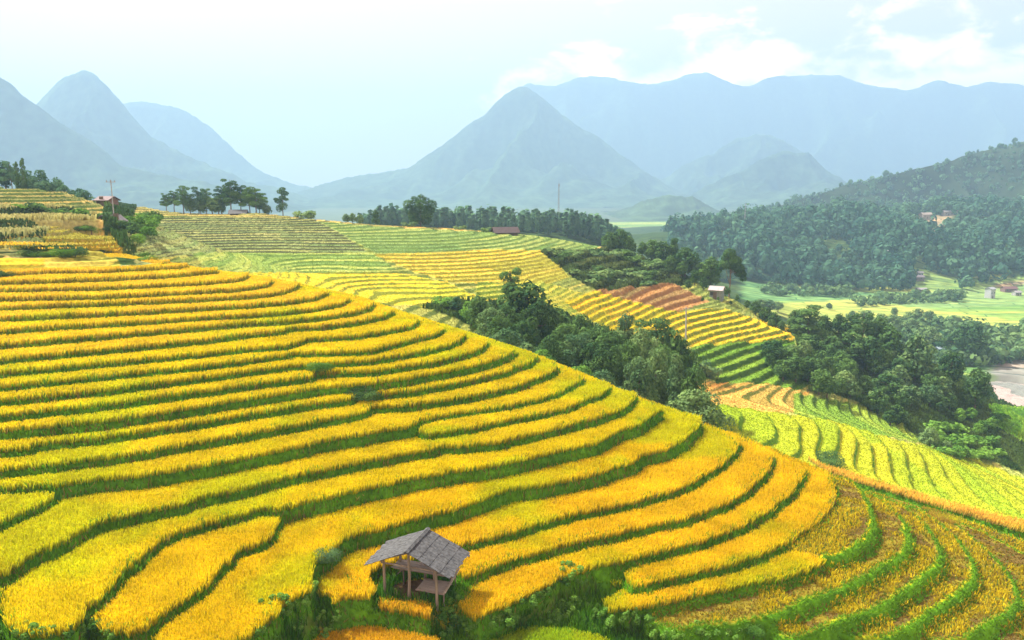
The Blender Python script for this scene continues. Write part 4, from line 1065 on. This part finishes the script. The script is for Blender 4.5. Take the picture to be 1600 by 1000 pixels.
# ------------------------------------------------------------------ field hut
yaw = -R(17)
ca, sa = math.cos(yaw), math.sin(yaw)
hb = Vector((HUT[0], HUT[1], -25.35))
hut = empty('field_hut', hb, yaw)
tag(hut, 'open wooden field hut with grey gabled roof on posts, in the rice', 'hut')
EW, RL, ZR, ZE = 2.85, 1.75, 3.3, 2.15      # half width of the roof, half length, ridge and eave heights
def roof_side(s):
    mb = MB(); nb = 13
    rr = random.Random(5 + s)
    for k in range(nb):                      # courses of boards running from ridge to eave
        for c in range(4):
            y0 = -RL + 2 * RL * k / nb; y1 = -RL + 2 * RL * (k + 1) / nb - 0.012
            t0 = c / 4; t1 = (c + 1) / 4 + 0.03
            lift = 0.022 * (3 - c) + rr.uniform(0, 0.018)
            j = rr.uniform(-0.03, 0.03) if c == 3 else 0
            def q(t, y): return (s * (EW * t), y, ZR + (ZE - ZR) * t + lift + 0.02 * math.sin(y * 3 + t * 4))
            pts = [q(t0, y0), q(t1 + j, y0), q(t1 + j, y1), q(t0, y1)]
            mb.slab(pts if s > 0 else pts[::-1], 0.025)
    return mb
M_roof = plain_mat('weathered_roof', (0.10, 0.104, 0.106), 0.95, 2.2, 0.6, stretch=(2.2, 2.2, 2.2), bump=0.4)
roof_side(-1).build('roof_panel', M_roof, hut); roof_side(1).build('roof_panel', M_roof, hut)
mb = MB(); mb.slab([(-0.16, -RL - 0.05, ZR + 0.07), (0, -RL - 0.05, ZR + 0.16), (0, RL + 0.03, ZR + 0.16), (-0.16, RL + 0.03, ZR + 0.07)][::-1], 0.02)
mb.slab([(0.16, -RL - 0.05, ZR + 0.07), (0, -RL - 0.05, ZR + 0.16), (0, RL + 0.03, ZR + 0.16), (0.16, RL + 0.03, ZR + 0.07)], 0.02)
mb.build('ridge_board', M_roof, hut)
posts = [(-1.75, -1.25, 2.55), (0.0, -1.35, 3.22), (1.75, -1.25, 2.5), (-1.75, 1.15, 2.55), (0.0, 1.2, 3.2), (1.75, 1.15, 2.5), (1.0, 0.2, 2.75)]
for k, (x, y, h) in enumerate(posts):
    mb = MB(); r1 = random.Random(k)
    mb.tube([(x + r1.uniform(-.08, .08), y, -0.7), (x + r1.uniform(-.04, .04), y + r1.uniform(-.03, .03), h * .5), (x, y, h)], [0.10, 0.092, 0.08], 9)
    mb.build('post', M_wood, hut)
mb = MB()
for y in (-1.3, 1.18):
    mb.tube([(-2.5, y, 2.2), (0, y, 3.15), (2.5, y, 2.2)], [0.05, 0.05, 0.05], 6)
    mb.tube([(-1.9, y, 2.25), (1.9, y, 2.2)], [0.055, 0.055], 6)
for x in (-1.75, 1.75): mb.tube([(x, -1.6, 2.48), (x, 1.6, 2.48)], [0.055, 0.055], 6)
mb.build('rafters', M_wood, hut)
mb = MB()
for k in range(9):                           # raised sleeping bench along the back
    mb.box((-0.02 + random.uniform(-.05, .05), 0.32 + k * 0.13, 1.12 + random.uniform(-.01, .01)), (3.9, 0.12, 0.035))
for y in (0.35, 1.3): mb.tube([(-1.85, y, 1.06), (1.9, y, 1.04)], [0.05, 0.05], 6)
bench = mb.build('bench', M_plank, hut)
mb = MB(); mb.tube([(-1.75, 0.34, 0.55), (-1.2, 0.34, 1.05)], [0.035, 0.035], 6); mb.tube([(-1.2, 0.4, -0.5), (-1.2, 0.4, 1.05)], [0.05, 0.05], 6)
mb.build('bench_brace', M_wood, bench)
mb = MB()
for k in range(11):                          # lower deck in the right half
    mb.box((0.45 + 0.16 * k, -0.42, 0.72 + random.uniform(-.008, .008)), (0.15, 1.42, 0.04))
for y in (-1.05, 0.2): mb.tube([(0.3, y, 0.64), (2.2, y, 0.62)], [0.05, 0.05], 6)
deck = mb.build('deck', M_plank, hut)
mb = MB(); mb.slab([(2.2, -1.25, 0.80), (2.36, -1.25, 0.86), (2.36, 1.3, 1.22), (2.2, 1.3, 1.16)], 0.04)
mb.build('edge_board', plain_mat('pale_plank', (0.42, 0.36, 0.28), 0.9, 4, 0.35), hut)
mb = MB()
for x, y in ((0.5, 0.15), (2.15, -1.0), (2.1, 1.1)):
    mb = MB(); mb.tube([(x, y, -0.6), (x, y, 0.66)], [0.05, 0.05], 6); mb.build('deck_leg', M_wood, deck)

# ------------------------------------------------------------------ houses and sheds
def house(name, px, py, y, w, l, h, rh, rz, wallc, roofc, label, cat='house', over=0.35, door=True, nwin=2, gz=None):
    p = at(px, py, y); gz = ground_z(p[0], y) if gz is None else gz
    root = empty(name, (p[0], y, gz), rz); tag(root, label, cat)
    mw = plain_mat(name + '_wall', wallc, 0.9, 2.0, 0.3); mr = plain_mat(name + '_roof', roofc, 0.7, 2.5, 0.35)
    mb = MB(); a, b = w / 2, l / 2
    lo = -2.0
    for q in ([(-a,-b,lo),(a,-b,lo),(a,-b,h),(-a,-b,h)], [(a,-b,lo),(a,b,lo),(a,b,h),(a,-b,h)], [(a,b,lo),(-a,b,lo),(-a,b,h),(a,b,h)], [(-a,b,lo),(-a,-b,lo),(-a,-b,h),(-a,b,h)]): mb.poly(q)
    mb.poly([(a,-b,h),(a,b,h),(a,0,h+rh)]); mb.poly([(-a,b,h),(-a,-b,h),(-a,0,h+rh)])
    mb.build('wall', mw, root)
    mb = MB(); e = over; drop = rh * e / b
    for s in (-1, 1):
        q = [(-a-e, s*(b+e), h-drop), (a+e, s*(b+e), h-drop), (a+e, 0, h+rh+0.05), (-a-e, 0, h+rh+0.05)]
        mb.slab(q if s < 0 else q[::-1], -0.12)
    mb.build('roof', mr, root)
    if door:
        mb = MB(); mb.box((-a * 0.1, -b - 0.02, 1.0), (0.95, 0.1, 2.0)); mb.build('door', M_bark, root)
    for k in range(nwin):
        mb = MB(); mb.box((a * (-0.6 + 1.2 * k), -b - 0.02, h * 0.58), (0.9, 0.1, 0.9)); mb.build('window', M_glass, root)
    return root
M_glass = plain_mat('dark_window', (0.05, 0.06, 0.07), 0.3, 3, 0.2)
house('brick_house', 168, 320, 149, 3.1, 2.3, 1.35, 0.55, -0.35, (0.26, 0.16, 0.13), (0.17, 0.12, 0.12), 'small brown brick house by the utility pole on the upper left slope')
house('field_shed', 174, 347, 124, 2.6, 2.4, 0.9, 0.7, 1.2, (0.10, 0.08, 0.07), (0.15, 0.14, 0.14), 'low dark shed with a peaked grey roof beside the ditch', 'shed', 0.5, True, 0)
house('field_shed', 232, 350, 165, 3.8, 2.4, 0.9, 0.4, 0.1, (0.08, 0.07, 0.06), (0.09, 0.08, 0.08), 'squat dark shed on the terraces right of the ditch', 'shed', 0.3, False, 0)
house('field_shed', 372, 323, 221.5, 4.2, 3.4, 0.6, 0.8, 0.2, (0.10, 0.09, 0.08), (0.09, 0.09, 0.09), 'dark roofed shed under the crest grove', 'shed', 0.5, False, 0)
house('field_shed', 789, 360, 226, 6.6, 4.6, 0.7, 1.2, 0.25, (0.12, 0.10, 0.09), (0.075, 0.055, 0.055), 'dark brown roofed shed alone on the crest line', 'shed', 0.6, False, 0)
house('plank_shed', 1120, 460, 203, 3.2, 2.8, 2.6, 0.7, -0.5, (0.22, 0.25, 0.23), (0.40, 0.35, 0.35), 'small grey shed with pale pink roof below the slanting tree', 'shed', 0.4, True, 1)
house('blue_shed', 1474, 556, on_far(1474, 558), 9.0, 6.0, 3.6, 1.0, 0.3, (0.16, 0.22, 0.25), (0.28, 0.36, 0.40), 'blue-grey shed among the trees left of the river', 'shed', 0.4, True, 1)
def fh(px, py, w, l, h, rh, rz, wc, rc, label): house('far_house', px, py, on_far(px, py), w * .75, l * .75, h * .75, rh * .75, rz, tuple(c * .55 for c in wc), tuple(c * .5 for c in rc), label, 'house', 0.5)
fh(1446, 342, 16, 9, 6, 2.5, 0.2, (0.62, 0.55, 0.45), (0.66, 0.56, 0.48), 'pale buff house above the bare earth scar on the far slope')
fh(1480, 337, 14, 8, 5, 2, 0.1, (0.60, 0.56, 0.50), (0.55, 0.50, 0.48), 'middle one of the houses in a row on the far slope')
fh(1506, 336, 18, 8, 5, 2, 0.0, (0.58, 0.48, 0.42), (0.52, 0.36, 0.30), 'reddish-roofed house at the right of the row on the far slope')
fh(1430, 438, 15, 7, 3.2, 1.6, 0.0, (0.32, 0.28, 0.28), (0.34, 0.30, 0.32), 'long dark house on the small terraces of the far slope')
fh(1437, 433, 5, 4, 4.2, 1.0, 0.0, (0.7, 0.72, 0.74), (0.85, 0.87, 0.9), 'tiny bright white-roofed annex at the long dark house')
fh(1384, 398, 8, 5, 3, 1.2, 0.1, (0.5, 0.52, 0.5), (0.75, 0.77, 0.78), 'small pale-roofed house among the far forest')
fh(1439, 456, 9, 5, 2.5, 1.2, 0.1, (0.4, 0.38, 0.36), (0.6, 0.6, 0.6), 'low grey house at the foot of the far slope terraces')
fh(1546, 466, 7, 6, 9, 1.2, 0.5, (0.80, 0.82, 0.84), (0.6, 0.62, 0.64), 'tall narrow white house at the edge of the valley fields')
fh(1576, 456, 14, 7, 3.5, 2, 0.1, (0.36, 0.22, 0.20), (0.34, 0.18, 0.17), 'dark red house at the right edge above the valley fields')
fh(1588, 462, 7, 5, 3.5, 1.2, 0.2, (0.66, 0.64, 0.62), (0.62, 0.60, 0.58), 'small pale house beside the dark red house')
# ------------------------------------------------------------------ poles and masts
M_pole = plain_mat('grey_concrete', (0.36, 0.36, 0.35), 0.85, 4, 0.25)
def pole(px, py_top, py_base, y, r, label, arms=1, name='utility_pole', cat='pole', lean=0.0):
    p = at(px, py_base, y); gz = ground_z(p[0], y); top = at(px, py_top, y)[2]; h = top - gz
    root = empty(name, (p[0], y, gz)); tag(root, label, cat)
    mb = MB(); mb.tube([(0, 0, -0.8), (lean * h * .5, 0, h * 0.5), (lean * h, 0, h)], [r * 1.2, r, r * 0.75], 10); mb.build('pole', M_pole, root)
    for k in range(arms):
        mb = MB(); z = h - 0.35 - 0.6 * k; mb.box((lean * z, -r, z), (1.5, 0.1, 0.1)); arm = mb.build('crossarm', M_pole, root)
        for x in (-0.65, 0.0, 0.65):
            mb = MB(); mb.tube([(lean * z + x, -r, z + 0.05), (lean * z + x, -r, z + 0.28)], [0.06, 0.05], 7); mb.build('insulator', M_plank, arm)
pole(178.5, 281, 344, 126, 0.085, 'tall thin utility pole standing by the brick house', 1)
pole(1072, 480, 525, 166, 0.17, 'grey concrete pole in front of the gold valley terraces', 1, lean=-0.03)
def mast(px, py_top, y, label):
    p = at(px, py_top, y); gz = ground_z(p[0], y); h = p[2] - gz
    root = empty('radio_mast', (p[0], y, gz)); tag(root, label, 'mast')
    w = 0.7
    for k in range(3):
        a = k * 2.094; mb = MB(); mb.tube([(math.cos(a) * w, math.sin(a) * w, -1), (math.cos(a) * w * 0.4, math.sin(a) * w * 0.4, h)], [0.10, 0.08], 5); mb.build('leg', M_pole, root)
    mb = MB(); n = int(h / 2.2)
    for i in range(n):
        z0 = h * i / n; z1 = h * (i + 1) / n; s0 = w * (1 - 0.6 * i / n); s1 = w * (1 - 0.6 * (i + 1) / n)
        for k in range(3):
            a = k * 2.094; b = a + 2.094
            mb.tube([(math.cos(a) * s0, math.sin(a) * s0, z0), (math.cos(b) * s1, math.sin(b) * s1, z1)], [0.04, 0.04], 4)
    mb.build('lattice', M_pole, root)
    mb = MB(); mb.tube([(0, 0, h - 0.3), (0, 0, h + 2.5)], [0.06, 0.03], 5); mb.box((0.4, 0, h - 0.8), (0.3, 0.3, 1.4)); mb.build('antenna', M_pole, root)
mast(873, 287, 440, 'slender lattice mast above the pine wood')
mast(1165, 318, 700, 'faint lattice mast above the far forest, right of the small blue hill')

# ------------------------------------------------------------------ haze
hz_me = MB(); hz_me.box((0, 4000, 437), (17000, 8800, 1046))
ho = obj('haze', hz_me.mesh('haze'), None)
m, t, o_ = new_mat('haze')
pv = N(t, 'ShaderNodeVolumePrincipled')
pv.inputs['Color'].default_value = (*HAZE_COL, 1); pv.inputs['Density'].default_value = HAZE; pv.inputs['Anisotropy'].default_value = HAZE_G
t.links.new(pv.outputs[0], o_.inputs['Volume'])
ho.data.materials.append(m)
tag(ho, kind='stuff')
ho['label'] = 'pale blue haze in the valley air'
